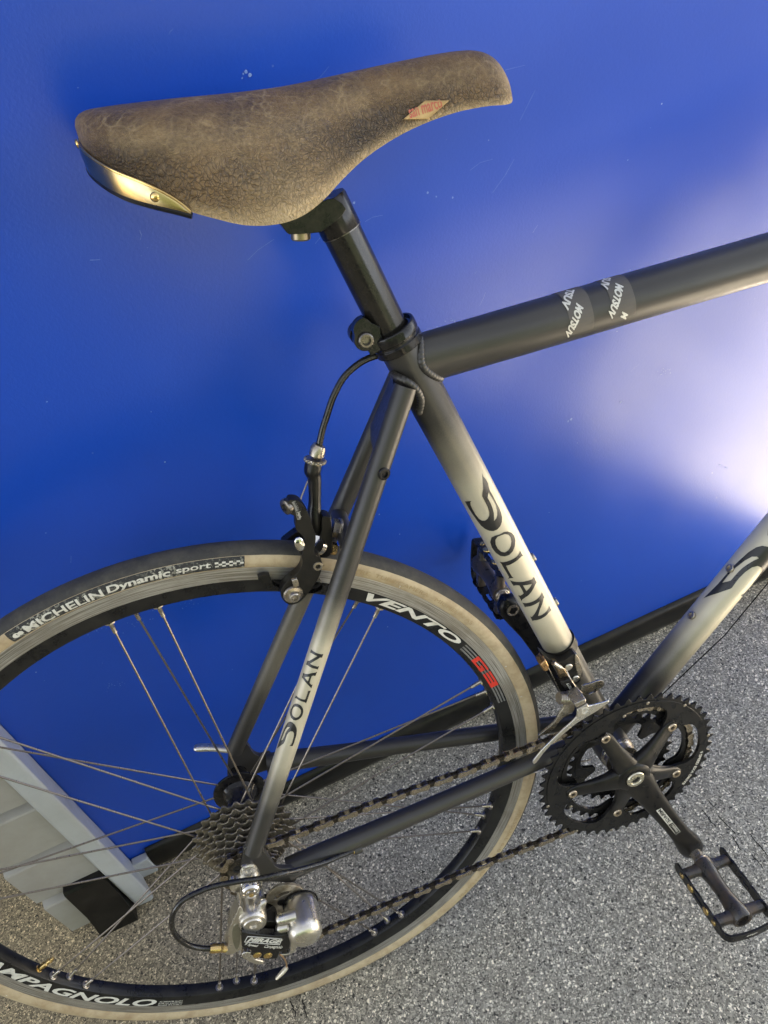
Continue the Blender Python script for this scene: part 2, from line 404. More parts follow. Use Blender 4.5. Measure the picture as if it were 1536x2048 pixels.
M_plank = plain('grey_board', (.36, .345, .305), .6, dirt=(.29, .27, .22), dirt_amt=.5, scale=18, bmp=.25, bscale=500)
M_scratch = plain('scratch', (.19, .29, .60), .6, dirt=(.08, .17, .55), dirt_amt=.5, scale=200)
M_added_asphalt = plain('added_dark_asphalt', (.036, .035, .034), .9, dirt=(.055,.052,.05), dirt_amt=.5, scale=5)
M_tape = plain('dark_tape', (.088, .078, .066), .65, dirt=(.10,.09,.075), dirt_amt=.3)
M_added_hedge = plain('added_hedge_green', (.016, .030, .010), .7, dirt=(.03,.05,.015), dirt_amt=.6, scale=8)
M_roof = plain('grey_roof', (.3, .3, .3), .6)
M_added_apron = plain('added_pale_concrete', (.70, .66, .58), .8, dirt=(.55, .51, .45), dirt_amt=.5, scale=3)

# ------------------------------------------------------------------ the setting (metres)
WY = .249                      # front face of the blue wall
def sheet(name, pts, z, m, kind='structure'):
    me = bpy.data.meshes.new(name); me.from_pydata([(x, y, z) for x, y in pts], [], [tuple(range(len(pts)))]); me.materials.append(m)
    o = bpy.data.objects.new(name, me); C.objects.link(o); o['kind'] = kind; return o
GZ = -.003
sheet('ground', [(-300,-300),(300,-300),(300,300),(-300,300)], GZ, M_ground)['label'] = 'grey speckled chip ground'
sheet('added_apron', [(.78,-.95),(2.2,-.95),(2.2,9),(1.03,9),(1.0,.45),(.965,.2)], GZ+.004, M_added_apron)['label'] = 'pale sunlit concrete apron added out of view for the glare on the wall'  # unseen apron, its outline and paleness shaped for the glare on the wall
for pts in ([(.735,-60),(80,-60),(80,-.96),(.735,-.96)], [(2.205,-.955),(80,-.955),(80,60),(2.205,60)], [(-80,-60),(.73,-60),(.73,-4.2),(-80,-4.2)]): sheet('road', pts, GZ+.004, M_added_asphalt)['label'] = 'dark asphalt added out of view to keep the wall reflection dark'  # unseen asphalt added so bright ground stays out of the wall reflection


shed = empty('building'); shed.location = (0.35, 1.2, 0)
shed['label'] = 'blue painted building wall with pale corner trim and grey boards behind the bicycle'; shed['category'] = 'building'
def sb(name, x0, x1, y0, y1, z0, z1, m, bev=0):
    mb = MB(); mb.box(((x0+x1)/2-.35, (y0+y1)/2-1.2, (z0+z1)/2), (x1-x0, y1-y0, z1-z0))
    o = mb.build(name, m, shed, scale=1.0)
    if bev: b = o.modifiers.new('bevel', 'BEVEL'); b.width = bev; b.segments = 2
    return o
XR, XL, ZT = 1.06, -.306, 5.5
sb('wall_panel', -.2025, XR, WY, WY+.04, .012, ZT, M_wall, .0015)
sb('wall_backing', -.25, XR-.002, WY+.042, WY+.06, -.01, ZT-.002, M_plank)
sb('wall', XL, XL+.02, .222, 2.2, -.01, ZT, M_plank)
sb('wall', XR-.02, XR, WY+.062, 2.2, -.01, ZT-.004, M_plank)
sb('wall', XL, XR, 2.2, 2.22, -.01, ZT, M_plank)
sb('roof', XL-.04, XR+.005, .16, 2.3, ZT+.002, ZT+.05, M_roof)
sb('wall', -9, XL-.06, 1.6, 2.2, -.01, ZT, M_plank)  # unseen wing added so its shadow covers the ground at the left
# boards left of the trim: each a board with a rounded lower lip and a dark joint above it
pl = None
for i in range(52):
    z0 = .101+.1045*(i-1)+.0025
    h = .0925
    if i == 0: z0, h = -.004, .0935
    if pl is None or i == 1:
        mb = MB(); x0, x1 = XL+.0005, -.2133
        prof = [(0,0),(0,.0),(.012,.0),(.0145,.0025),(.0145,h-.004),(.0105,h)]
        prof = [(0,0),(.0120,0),(.0145,.0015),(.0145,h-.0075),(.0130,h-.0050),(.0030,h),(0,h)]
        rr = [[(x-.35, .223-d-1.2, z) for d, z in prof] for x in (x0, x1)]
        mb.rings(rr); pl = mb.build('plank', M_plank, shed, scale=1.0, sharp=20)
        pl.location = (0, 0, z0)
    else:
        c = dup(pl, shed); c.location = (0, 0, z0)
sb('board_backing', XL+.021, -.2135, .2235, .2405, -.01, ZT-.003, M_black)
# trim: pale post, its right face slanting back to the panel
mb = MB()
pr = [(-.2134,.2485),(-.2134,.2000),(-.2105,.1972),(-.1905,.1968),(-.1868,.2000),(-.2013,.2485)]
for nm, z0, z1 in (('corner_trim', .0005, ZT-.005),):
    mb.rings([[(x-.35, y-1.2, z) for x, y in pr] for z in (z0, z1)])
    o = mb.build(nm, M_trim, shed, scale=1.0, sharp=30); b = o.modifiers.new('bevel', 'BEVEL'); b.width = .003; b.segments = 3
sb('wall_block', -.199, -.1755, WY-.013, WY-.001, -.003, .040, M_trim, .0015)
# rounded rubber strip along the foot of the wall
mb = MB()
pr = [(WY-.0005,-.004),(WY-.004,-.004),(WY-.0085,.004),(WY-.0105,.014),(WY-.0105,.030),(WY-.0085,.042),(WY-.0045,.0495),(WY-.0005,.051)]
xs = [-.1752+i*(XR+.1752)/24 for i in range(25)]
mb.rings([[(x-.35, y+random.uniform(-.0006,.0006)-1.2, z+random.uniform(-.0008,.0008)) for y, z in pr] for x in xs])
mb.build('skirting', M_rubber, shed, scale=1.0, sharp=60)
# black kick plate on the lowest boards, bent forward at its foot
mb = MB()
pr = [(.2085,.1155),(.1995,.116),(.1965,.112),(.1925,.045),(.188,.022),(.182,.004),(.181,-.002),(.2085,-.002)]
mb.rings([[(x-.35, y-1.2, z) for y, z in pr] for x in (-.2665, -.2145)])
mb.build('kick_plate', M_rubber, shed, scale=1.0, sharp=30)
# scratches and nicks in the paint: thin flat flecks just proud of the panel
mb = MB()
def scratch(pts, w):
    P = [Vector((x-.35, WY-.0004-1.2, z)) for x, z in pts]
    for a, b in zip(P, P[1:]):
        d = (b-a); 
        if d.length < 1e-6: continue
        n = Vector((-d.z, 0, d.x)).normalized()*w*random.uniform(.5, 1)/2
        mb.add([a-n, a+n, b+n*.7, b-n*.7], [(0,1,2,3)])
def fleck(x, z, r):
    k = random.randint(6, 9); ph = random.random()*6
    mb.add([(x-.35+r*random.uniform(.5,1.1)*math.cos(ph+6.283*i/k), WY-.0004-1.2, z+r*random.uniform(.5,1.1)*math.sin(ph+6.283*i/k)) for i in range(k)], [tuple(range(k))])
for x, z in [(0.2336, 0.9422), (0.2376, 0.9455), (0.2398, 0.9428), (0.2351, 0.9448), (0.5155, 0.5168), (0.5196, 0.518), (0.5888, 0.5141), (0.5727, 0.7971), (0.7704, 0.3308), (0.7829, 0.3203), (0.3673, 0.8242), (0.3749, 0.8187), (0.3904, 0.8134), (0.3005, 0.8346)]: fleck(x, z, random.uniform(.0007,.0021))
for pts, w in (([(0.4297, 0.8068), (0.4429, 0.8184), (0.4523, 0.8295)], .0003), ([(0.409, 0.8317), (0.419, 0.8353), (0.4312, 0.835)], .0003), ([(0.3073, 0.8165), (0.3146, 0.8183), (0.3238, 0.8173)], .0003), ([(0.2013, 0.8155), (0.2116, 0.8209), (0.2187, 0.823)], .0004), ([(0.2187, 0.823), (0.2272, 0.8255)], .0003), ([(0.1256, 0.8555), (0.128, 0.8587), (0.1279, 0.8626)], .0003), ([(0.4701, 0.7582), (0.4756, 0.7638)], .0003), ([(0.2604, 0.8115), (0.2657, 0.8151)], .0003), ([(0.0852, 0.8521), (0.0922, 0.8503)], .0004), ([(0.4461, 0.9001), (0.4646, 0.8996)], .0003), ([(0.3921, 0.6821), (0.409, 0.6817)], .0004), ([(0.459, 0.8595), (0.4689, 0.8726), (0.4738, 0.8791)], .0004)): scratch(pts, w)
rs = random.Random(11)
for i in range(95):
    x = rs.uniform(-.18, 1.0); z = rs.uniform(.08, 1.15)
    if rs.random() < .8: fleck(x, z, rs.choice((.0003,.0004,.0005,.0008)))
    else:
        a = rs.uniform(.3, 1.3); l = rs.uniform(.003, .018); c = rs.uniform(-.2, .2)
        scratch([(x, z), (x+l*.5*math.cos(a), z+l*.5*math.sin(a)), (x+l*math.cos(a+c), z+l*math.sin(a+c))], rs.choice((.00018,.00025,.0003)))
for x, z in [(-0.0795, 0.4999), (-0.064, 0.4864), (-0.0171, 0.4737), (0.007, 0.4863), (0.036, 0.4727), (-0.0768, 0.3937), (0.377, 0.6986), (0.6497, 0.5358)]: 
    for k in range(14): fleck(x+rs.gauss(0,.008), z+rs.gauss(0,.004), rs.choice((.0003,.0004,.0007)))
o = mb.build('paint_scratches', M_scratch, shed, scale=1.0); o['kind'] = 'stuff'
# hairline cracks in the ground by the pedal
mb = MB()
for pts in ([(0.5625, -0.0347), (0.5621, -0.062)], [(0.5752, -0.0506), (0.5786, -0.0793)], [(0.5785, -0.0268), (0.5799, -0.0411)], [(0.5726, -0.0786), (0.5695, -0.1008)], [(0.5954, -0.0884), (0.5948, -0.1205)], [(0.5777, -0.1107), (0.5791, -0.1313)], [(-0.0451, -0.0048), (-0.0426, -0.0225)], [(-0.03, -0.0106), (-0.0301, -0.0312)]):
    (x0,y0),(x1,y1) = pts; k = 7
    P = [Vector((x0+(x1-x0)*i/k+random.gauss(0,.0006), y0+(y1-y0)*i/k+random.gauss(0,.0006), GZ+.0006)) for i in range(k+1)]
    for a, b in zip(P, P[1:]):
        d = b-a; n = Vector((-d.y, d.x, 0)).normalized()*.0006; mb.add([a-n, a+n, b+n, b-n], [(0,1,2,3)])
o = mb.build('ground_cracks', M_black, None, scale=1.0); o['kind'] = 'structure'; o['label'] = 'fine dark hairline cracks in the ground'

# dark foliage added out of view to dim the sky mirrored in the wall paint
mb = MB(); rh = random.Random(5)
for i in range(2600):
    x = rh.uniform(-9, 3.4); z = rh.uniform(0, 3.6)**1.0; y = -5.4+rh.gauss(0, .12)-.25*(z > 3.3)
    a = rh.uniform(0, 6.28); e = rh.uniform(-1, 1); r = rh.uniform(.10, .2); u = Vector((math.cos(a), math.sin(a)*.4, e)).normalized()*r; v = u.cross(Vector((rh.uniform(-.5,.5), 1, rh.uniform(-.5,.5)))).normalized()*r*.6
    c = Vector((x, y, z)); mb.add([c-u, c+v, c+u, c-v], [(0,1,2,3)])
mb.box((-2.8,-5.75,1.72), (12.3,.6,3.5))
o = mb.build('added_hedge', M_added_hedge, None, scale=1.0, sharp=10); o['kind'] = 'stuff'; o['label'] = 'dark green foliage added out of view to dim the reflection in the blue wall'

# ------------------------------------------------------------------ the bicycle
bike = empty('bicycle')
bike.matrix_world = Matrix([BIKE_ROT[0]+[BIKE_OFF[0]], BIKE_ROT[1]+[BIKE_OFF[1]], BIKE_ROT[2]+[BIKE_OFF[2]], [0,0,0,1]])
bike['label'] = 'black and cream road bicycle with a worn brown saddle leaning against the blue wall'
bike['category'] = 'bicycle'

# ---------------- frame
fr = empty('frame', bike)
def ftube(name, T, a0, a1, stops, r=None, n=40, key=None, seg=48, par=None, flat=1.0):
    mb = MB(); fade = []
    pts = [T.axis(a0+(a1-a0)*i/seg) for i in range(seg+1)]
    rad = [(r(a0+(a1-a0)*i/seg) if callable(r) else (r or T.r)) for i in range(seg+1)]
    fl = [flat(a0+(a1-a0)*i/seg) for i in range(seg+1)] if callable(flat) else flat
    mb.tube(pts, rad, n, ref=T.e1, flat=fl)
    for i, p in enumerate(pts): fade += [lerp_stops(stops, p.z)]*n
    mb.at['fade'] = fade
    return mb.build(name, M_paint, par or fr)
zk = lambda p: p.z
st = ftube('seat_tube', ST, -18, ST.L-1, [(-45,.10),(60,.16),(85,.34),(115,.8),(150,1),(272,1),(300,.86),(345,.32),(385,.03),(447,0)], key=zk)
oval = lambda a: 15.7+(TT.r-15.7)*max(0, min(1, (a-14)/70))**.8
tt = ftube('top_tube', TT, -4, TT.L+12, [(0,0)], key=zk, r=oval, flat=lambda a: TT.r/oval(a))
dt = ftube('down_tube', DT, 6, DT.L+4, [(-60,0),(-16,.04),(15,.26),(45,.72),(66,1),(230,1),(280,.3),(320,0)], key=zk, seg=60)
ftube('seat_stay', SS, 2, SS.L+31, [(30,0),(72,.02),(96,.24),(126,.8),(150,1),(222,1),(243,.45),(272,.03),(395,0)], key=zk, n=28)
class TwoPt(Tube):
    def __init__(s, A, B, r):
        s.A = Vector(A); s.B = Vector(B); s.r = r; s.u = (s.B-s.A).normalized(); s.L = (s.B-s.A).length
        e = Vector((0,-1,0)); s.e1 = (e-s.u*e.dot(s.u)).normalized(); s.e2 = s.u.cross(s.e1)
SSn = TwoPt((5.1,67,30), (250,22,395), 9.2)
ftube('seat_stay', SSn, 2, SSn.L+31, [(30,0),(90,.05),(150,.22),(205,.20),(260,.02)], key=zk, n=28)
CS = TwoPt((30,-61,-20), (396,-26,-36), 9.6); CSn = TwoPt((30,60.5,3), (396,26,-70), 10)
for T in (CS, CSn):
    ftube('chain_stay', T, 4, T.L, [(0,0)], key=zk, n=28, r=lambda a: 9.6+1.6*math.exp(-((a-30)/70)**2))
# wishbone joining the stays behind the seat tube, and the brake bridge
mb = MB()
gus = []
for a in (SS.L-34, SS.L-22, SS.L, SS.L+25):
    p, q = SS.axis(a), SSn.axis(a*SSn.L/SS.L); n_ = Vector((-SS.u.z, 0, SS.u.x)).normalized()*(7.5 if a > SS.L-30 else 3)
    gus.append([p+n_, p-n_, q-n_, q+n_])
mb.rings(gus)
mb.at['fade'] = [0]*len(mb.v); mb.build('stay_wishbone', M_paint, fr)
mb = MB(); mb.tube([SS.axis(SS.L*.745)+Vector((-2,4,0)), SSn.axis(SSn.L*.745)+Vector((-2,-4,0))], 7, 20); mb.at['fade'] = [0]*len(mb.v)
mb.build('brake_bridge', M_paint, fr)
mb = MB(); mb.cyl((BB[0],-34,BB[1]), (BB[0],34,BB[1]), 20.5, n=40); mb.at['fade'] = [0]*len(mb.v); mb.build('bottom_bracket_shell', M_paint, fr, bevel=.8)
mb = MB(); mb.tube([(868,0,468),(903,0,352)], 18, 32); mb.at['fade'] = [0]*len(mb.v); mb.build('head_tube', M_paint, fr, bevel=.8)
# weld beads: rippled fillets
def bead(name, path, rr, pitch=3.1):
    P = [Vector(p) for p in path]; L = sum((b-a).length for a, b in zip(P, P[1:]))
    n = int(L/pitch*6); out = []; rad = []
    acc = [0]
    for a, b in zip(P, P[1:]): acc.append(acc[-1]+(b-a).length)
    for i in range(n+1):
        s = L*i/n; j = 0
        while j < len(P)-2 and acc[j+1] < s: j += 1
        t = (s-acc[j])/max(1e-6, acc[j+1]-acc[j]); out.append(P[j].lerp(P[j+1], t))
        ph = (s/pitch) % 1; rad.append(rr*(.88+.15*ph-.15*max(0, ph-.75)/.25))
    mb = MB(); mb.tube(out, rad, 12); mb.at['fade'] = [0.03]*len(mb.v); return mb.build(name, M_paint, fr, sharp=60)
def on_seat(y, z, off=0):
    # point on the seat tube skin facing forwards (+) or back (-)
    t = (z-ST.A.z)/ST.u.z; c = ST.axis(t); d = math.sqrt(max(0, (ST.r)**2-y*y)); return c, d
path = []
for i in range(61):
    ph = R(80+i*200/60); y = 15.0*math.cos(ph); z = 431.3+(TT.r-.8)*math.sin(ph)
    d = math.sqrt(ST.r**2-y*y); c, _ = on_seat(y, z-.27*d)
    path.append((c.x+d*.963-.3, y*1.0, z))
bead('weld_bead', path, 3.5)
pts = [(273,-6,392),(267,-13.5,398),(259,-19,403),(252,-21,405),(244,-18,404),(239,-10,402)]
bead('weld_bead', spline([(b[0],b[1],b[2]) for b in [(266.0, -15.0, 394.1), (268.7, -19.0, 406.2), (265.8, -22.0, 417.5), (260.3, -22.0, 425.1), (255.2, -17.0, 428.7), (252.5, -8.0, 429.4)]], 8), 3.2)
# dropouts
for y0, y1, dx in ((-64,-69.5,0), (64,69.5,0)):
    mb = MB(); pol = [(-13,-4),(-11,-14),(0,-17),(9,-14),(20,-20),(34,-30),(40,-28),(42,-12),(30,-4),(26,6),(24,26),(18,42),(8,42),(2,28),(-6,12)]
    if y0 > 0: pol = [(-13,-4),(-11,-14),(0,-17),(9,-14),(20,-12),(34,-12),(42,-8),(40,10),(30,12),(24,20),(22,34),(14,44),(2,40),(-2,28),(-8,12)]
    mb.prism(smooth2(pol, 3), y0, y1); mb.at['fade'] = [0]*len(mb.v); mb.build('dropout', M_paint, fr, bevel=1.0)
    mb = MB(); mb.turn([(4.4,0),(4.4,.5),(2.6,.6),(2.4,-1.5)], (-6.5 if y0 < 0 else 3, y1, 18 if y0 < 0 else 30), (0, -1 if y0 < 0 else 1, 0), 16); mb.build('eyelet', M_steel if y0 > 0 else M_black, fr)
# rack boss on the seat stay, bottle bosses
def boss(name, c, d, r, h, m, mh=None, par=fr):
    mb = MB(); mb.turn([(r,0),(r,h*.75),(r*.86,h),(r*.55,h),(r*.5,h*.3),(0.01,h*.3)], c, d, 24); o = mb.build(name, m, par, sharp=30); return o
a = (Vector((220.9,-41,364.8))-SS.A).dot(SS.u)
boss('rack_boss', SS.at(a, 12, -.5), SS.at(a, 12, 1)-SS.axis(a), 5.2, 2.6, M_gloss)
for z, nm in ((202.6,0),(139.5,1)):
    a = (z-ST.A.z)/ST.u.z; boss('bottle_bolt', ST.at(a, 92 if ST.at(0,90).x > ST.A.x else -92, -.3), (1, -.05, .29), 4.5, 3.0, M_steel)
for a, b in ((557.1,120.1),(512.1,73.5)):
    t = (Vector((a,0,b))-DT.A).dot(DT.u); d = 88 if DT.at(0,90).z > DT.A.z else -88
    boss('bottle_bolt', DT.at(t, d, -.4), DT.at(t, d, 5)-DT.axis(t), 4.6, 3.2, M_steel)
# painted name on seat tube, seat stay and down tube
L_st = [
 ([(379.37, 36.41), (376.48, 32.48), (372.6, 36.0), (367.52, 36.48), (363.3, 31.7), (360.71, 30.11), (354.36, 31.17), (346.29, 30.7), (339.46, 31.04), (334.19, 29.27), (329.62, 24.8), (325.93, 16.7), (323.2, 6.11), (321.65, -6.87), (321.68, -19.65), (323.36, -31.31), (326.03, -40.39), (330.45, -48.72), (337.31, -53.43), (344.56, -57.54), (350.71, -60.22), (356.43, -60.11), (360.31, -59.85), (360.73, -46.93), (360.77, -35.64), (359.43, -41.56), (356.21, -45.92), (350.53, -47.45), (344.26, -46.8), (338.93, -43.07), (336.55, -36.44), (335.77, -27.7), (336.81, -17.89), (339.48, -8.44), (342.74, -3.63), (348.41, -0.94), (353.47, -0.59), (358.49, -0.24), (361.29, -0.32), (364.6, 6.46), (366.98, 13.42), (372.68, 22.44), (377.1, 30.09)], [[(360.92, 24.55), (356.18, 24.33), (350.13, 26.0), (344.05, 25.64), (338.62, 20.66), (335.06, 14.12), (332.78, 6.13), (331.75, -3.84), (334.85, 1.58), (339.37, 7.15), (343.8, 10.41), (349.98, 12.6), (356.48, 12.1), (358.81, 18.05)]]),
 ([(315.43, -7.02), (315.43, 6.22), (313.13, 18.45), (308.54, 29.31), (303.37, 32.95), (298.62, 28.96), (294.53, 17.74), (291.05, 3.97), (289.22, -10.99), (289.31, -25.77), (290.88, -39.46), (295.19, -49.45), (301.59, -53.4), (308.98, -48.7), (315.06, -35.39), (316.16, -21.61)], [[(313.8, -4.28), (312.63, 7.43), (309.48, 16.19), (305.47, 18.76), (301.22, 14.96), (297.46, 6.3), (294.77, -5.78), (293.82, -19.66), (295.84, -29.21), (300.14, -34.85), (305.91, -34.24), (311.29, -27.56), (313.91, -16.62)]]),
 ([(283.02, -52.6), (282.24, -42.74), (282.59, -26.5), (282.86, -10.6), (283.09, 4.65), (283.84, 17.29), (285.59, 26.27), (282.16, 26.47), (278.48, 27.44), (279.62, 19.2), (278.98, 3.74), (278.44, -11.89), (277.65, -26.94), (277.33, -38.36), (269.9, -39.02), (262.23, -38.31), (260.49, -35.06), (260.04, -46.3), (259.07, -57.52), (261.59, -49.18), (269.25, -49.94), (276.82, -50.71)], []),
 ([(257.03, -52.31), (255.75, -44.16), (254.48, -32.03), (253.22, -20.23), (251.97, -8.21), (250.51, 4.4), (248.89, 16.85), (249.54, 27.77), (245.67, 26.8), (241.82, 26.59), (241.03, 17.98), (238.83, 7.49), (236.16, -5.42), (233.81, -18.27), (231.82, -33.08), (229.15, -46.53), (226.58, -52.43), (231.26, -51.78), (235.23, -52.88), (234.95, -44.34), (237.87, -29.35), (243.5, -28.83), (249.18, -29.54), (250.12, -39.24), (249.25, -51.31), (252.86, -52.01)], [[(248.13, -18.78), (239.76, -18.1), (241.73, -5.04), (244.54, 9.73)]]),
 ([(224.0, -51.54), (223.66, -39.57), (224.0, -25.34), (224.39, -8.22), (224.94, 6.07), (225.76, 17.77), (227.21, 27.13), (223.73, 26.32), (219.93, 26.46), (219.87, 22.01), (217.77, 15.42), (214.64, 5.46), (210.56, -7.71), (203.43, -23.08), (203.0, -11.75), (203.43, 0.63), (204.25, 13.41), (205.06, 22.57), (206.61, 27.89), (203.53, 27.37), (200.2, 27.56), (200.81, 17.05), (199.45, -0.21), (198.51, -17.41), (197.94, -33.39), (197.65, -45.18), (196.27, -51.57), (199.89, -51.93), (203.41, -51.61), (202.9, -45.54), (207.61, -29.58), (212.47, -15.19), (216.36, -4.42), (220.32, 4.91), (219.81, -8.54), (219.13, -23.31), (218.65, -37.7), (218.29, -48.28), (216.89, -52.53), (220.78, -51.57)], []),
]
ST.letters(L_st).build('lettering', M_decal, fr, sharp=180)
L_ss = [
 ([(121.24, -84.37), (127.12, -83.78), (134.14, -78.94), (141.45, -76.47), (146.35, -72.65), (150.51, -66.93), (153.47, -58.88), (154.9, -48.52), (155.17, -33.6), (153.95, -19.29), (151.37, -6.44), (148.69, 0.81), (144.63, 6.41), (140.52, 7.82), (135.43, 8.35), (131.76, 7.12), (131.46, -10.23), (133.07, -4.63), (135.36, -1.88), (139.14, -3.44), (143.2, -5.52), (145.57, -10.48), (146.7, -19.97), (146.24, -29.45), (144.24, -38.42), (141.06, -43.69), (137.25, -43.83), (134.38, -43.93), (131.59, -46.28), (126.31, -64.71)], [[(131.76, -71.19), (136.62, -69.29), (141.69, -66.72), (145.3, -62.96), (148.34, -55.64), (149.55, -41.31), (146.95, -47.98), (143.54, -53.41), (140.48, -55.38), (136.9, -56.17), (134.17, -59.18)]]),
 ([(168.38, -68.81), (170.98, -65.01), (173.23, -55.73), (174.44, -43.59), (174.53, -27.41), (173.18, -13.28), (171.06, -2.91), (168.68, 2.22), (165.6, 4.42), (162.46, 0.75), (160.06, -8.38), (158.33, -21.99), (157.86, -35.08), (158.61, -50.39), (160.1, -62.51), (162.03, -69.99), (164.79, -73.0)], [[(167.92, -59.13), (169.83, -54.36), (171.09, -46.47), (171.7, -34.4), (171.13, -22.94), (169.51, -12.58), (166.9, -7.99), (164.38, -9.34), (162.25, -15.55), (161.08, -25.22), (160.93, -37.35), (161.85, -49.1), (163.42, -57.82), (165.49, -61.55)]]),
 ([(177.43, -70.53), (180.47, -68.05), (180.5, -50.64), (180.37, -31.31), (180.75, -11.85), (181.67, -7.71), (185.64, -7.38), (188.38, -7.33), (190.2, -7.3), (190.47, 5.62), (187.72, 3.9), (183.14, 3.83), (178.85, 3.21), (177.15, 2.07), (178.11, -3.85), (178.32, -20.75), (178.28, -41.83), (178.38, -59.24)], []),
 ([(203.7, -69.53), (204.22, -51.41), (205.79, -35.44), (207.79, -18.84), (209.06, -1.51), (210.08, 5.86), (207.83, 4.99), (205.58, 4.12), (205.72, -8.58), (204.84, -15.17), (201.52, -15.74), (197.98, -14.31), (196.56, -3.57), (196.86, 4.27), (194.9, 4.52), (192.93, 3.94), (194.13, -4.13), (195.86, -20.37), (197.41, -36.99), (198.93, -56.4), (199.24, -67.67), (201.75, -66.79)], [[(201.15, -50.68), (198.84, -25.79), (201.33, -24.47), (203.71, -24.66), (202.58, -38.12)]]),
 ([(227.75, -66.62), (227.66, -50.97), (227.49, -31.98), (227.41, -13.68), (227.42, -0.67), (227.99, 7.52), (225.94, 8.06), (224.17, 7.19), (224.14, -2.83), (221.78, -14.8), (218.87, -29.24), (215.48, -44.01), (215.22, -32.6), (215.22, -15.94), (215.02, -0.88), (215.73, 6.22), (213.8, 6.48), (212.16, 5.33), (212.55, -4.59), (212.5, -22.45), (212.56, -41.72), (212.92, -56.95), (212.13, -67.59), (214.26, -67.1), (216.39, -66.61), (217.33, -54.33), (220.84, -38.29), (223.72, -24.89), (224.95, -18.94), (224.99, -34.07), (225.09, -53.39), (224.53, -66.46)], []),
]
SS.letters(L_ss, .2).build('lettering', M_decal, fr, sharp=180)
L_dt = [([(197.32, -95.91), (208.12, -90.87), (218.38, -86.79), (229.36, -85.55), (240.24, -84.34), (247.49, -82.57), (255.12, -78.85), (264.34, -73.82), (272.72, -64.27), (277.64, -52.22), (279.93, -35.51), (280.0, -16.64), (275.89, 4.92), (268.33, 37.28), (260.31, 37.19), (247.98, 37.15), (233.89, 37.16), (223.85, 37.21), (221.62, 37.24), (222.36, 4.63), (224.81, 20.0), (227.71, 23.12), (236.16, 26.87), (246.36, 37.28), (255.0, 14.37), (258.49, -4.8), (257.74, -20.76), (253.57, -32.82), (245.6, -40.33), (235.77, -43.35), (224.28, -41.11), (222.38, -43.33), (211.02, -65.71)], [[(222.46, -76.73), (229.84, -58.98), (236.38, -58.59), (241.62, -57.78), (247.52, -55.95), (253.21, -50.96), (260.59, -42.23), (265.12, -34.55), (265.33, -43.2), (262.62, -55.29), (255.47, -64.89), (244.39, -73.65), (232.43, -77.79)]]),
 ([(295.62, -73.41), (303.17, -70.8), (309.14, -59.01), (309.78, -39.76), (305.93, -24.21), (298.73, -15.58), (290.5, -22.33), (286.84, -40.54), (289.55, -60.48)], [[(296.75, -59.79), (302.39, -57.98), (306.47, -47.18), (303.77, -35.16), (298.1, -28.61), (292.67, -33.76), (291.61, -47.07)]])]
DT.letters(L_dt, .3).build('lettering', M_decal, fr, sharp=180)
# two bands of dark tape with slanted lettering on the top tube
for a_ed in ([(125.47, -73.21), (121.99, -21.8), (121.12, 27.63), (146.57, -80.77), (141.31, -15.76), (141.99, 47.13)], [(162.44, -80.55), (157.97, -23.58), (158.56, 21.82), (182.43, -80.28), (177.78, -20.29), (179.31, 23.08)]):
    a0 = sum(k[0] for k in a_ed[:3])/3; a1 = sum(k[0] for k in a_ed[3:])/3; th1 = a_ed[2][1]; 
    sgn = 1 if a_ed[0][1] > a_ed[2][1] else -1
    mb = MB(); n = 28
    rows = []
    for i in range(n+1):
        th = th1+sgn*(230*i/n); sk = 1.2*math.sin(i*.7)*.2
        rows.append([TT.at(a0+sk, th, .35), TT.at((a0+a1)/2, th, .38), TT.at(a1+sk, th, .35)])
    for r0, r1 in zip(rows, rows[1:]):
        mb.add(r0+r1, [(0,1,4,3),(1,2,5,4)])
    tape = mb.build('tape_band', M_tape, fr, sharp=180)
k = TT.r*math.pi/180
def tape_text(p0, p1, h, txt):
    # runs from p0 to p1 (along, degrees) on the tube skin
    bm = text_bm(txt, 1.0, 1.0, bold=.05)
    P0 = Vector((p0[0], p0[1]*k)); P1 = Vector((p1[0], p1[1]*k)); d = P1-P0; n = Vector((-d.y, d.x)).normalized()*h
    sh = d.normalized()*(h*.35)
    def fn(u, v):
        q = P0+d*u+n*(1-v)+sh*v; return TT.at(q.x, q.y/k, .62)
    mbt = bend(bm, fn, .04, None); return mbt.build('tape_lettering', M_white, fr, sharp=180)
for a, b, txt in (([(137.12, -33.16)][0], [(122.8, 27.39)][0], 'MOTSUV'), ([(174.68, -54.86)][0], [(160.09, 10.3)][0], 'MOTSUV'),
                  ([(138.27, -86.48)][0], [(124.34, -35.77)][0], 'TSUV'), ([(171.84, -94.84)][0], [(161.45, -56.39)][0], 'SUV'), ([(173.77, 9.6)][0], [(172.32, 22.0)][0], 'M')):
    tape_text(a, b, 6.0, txt)

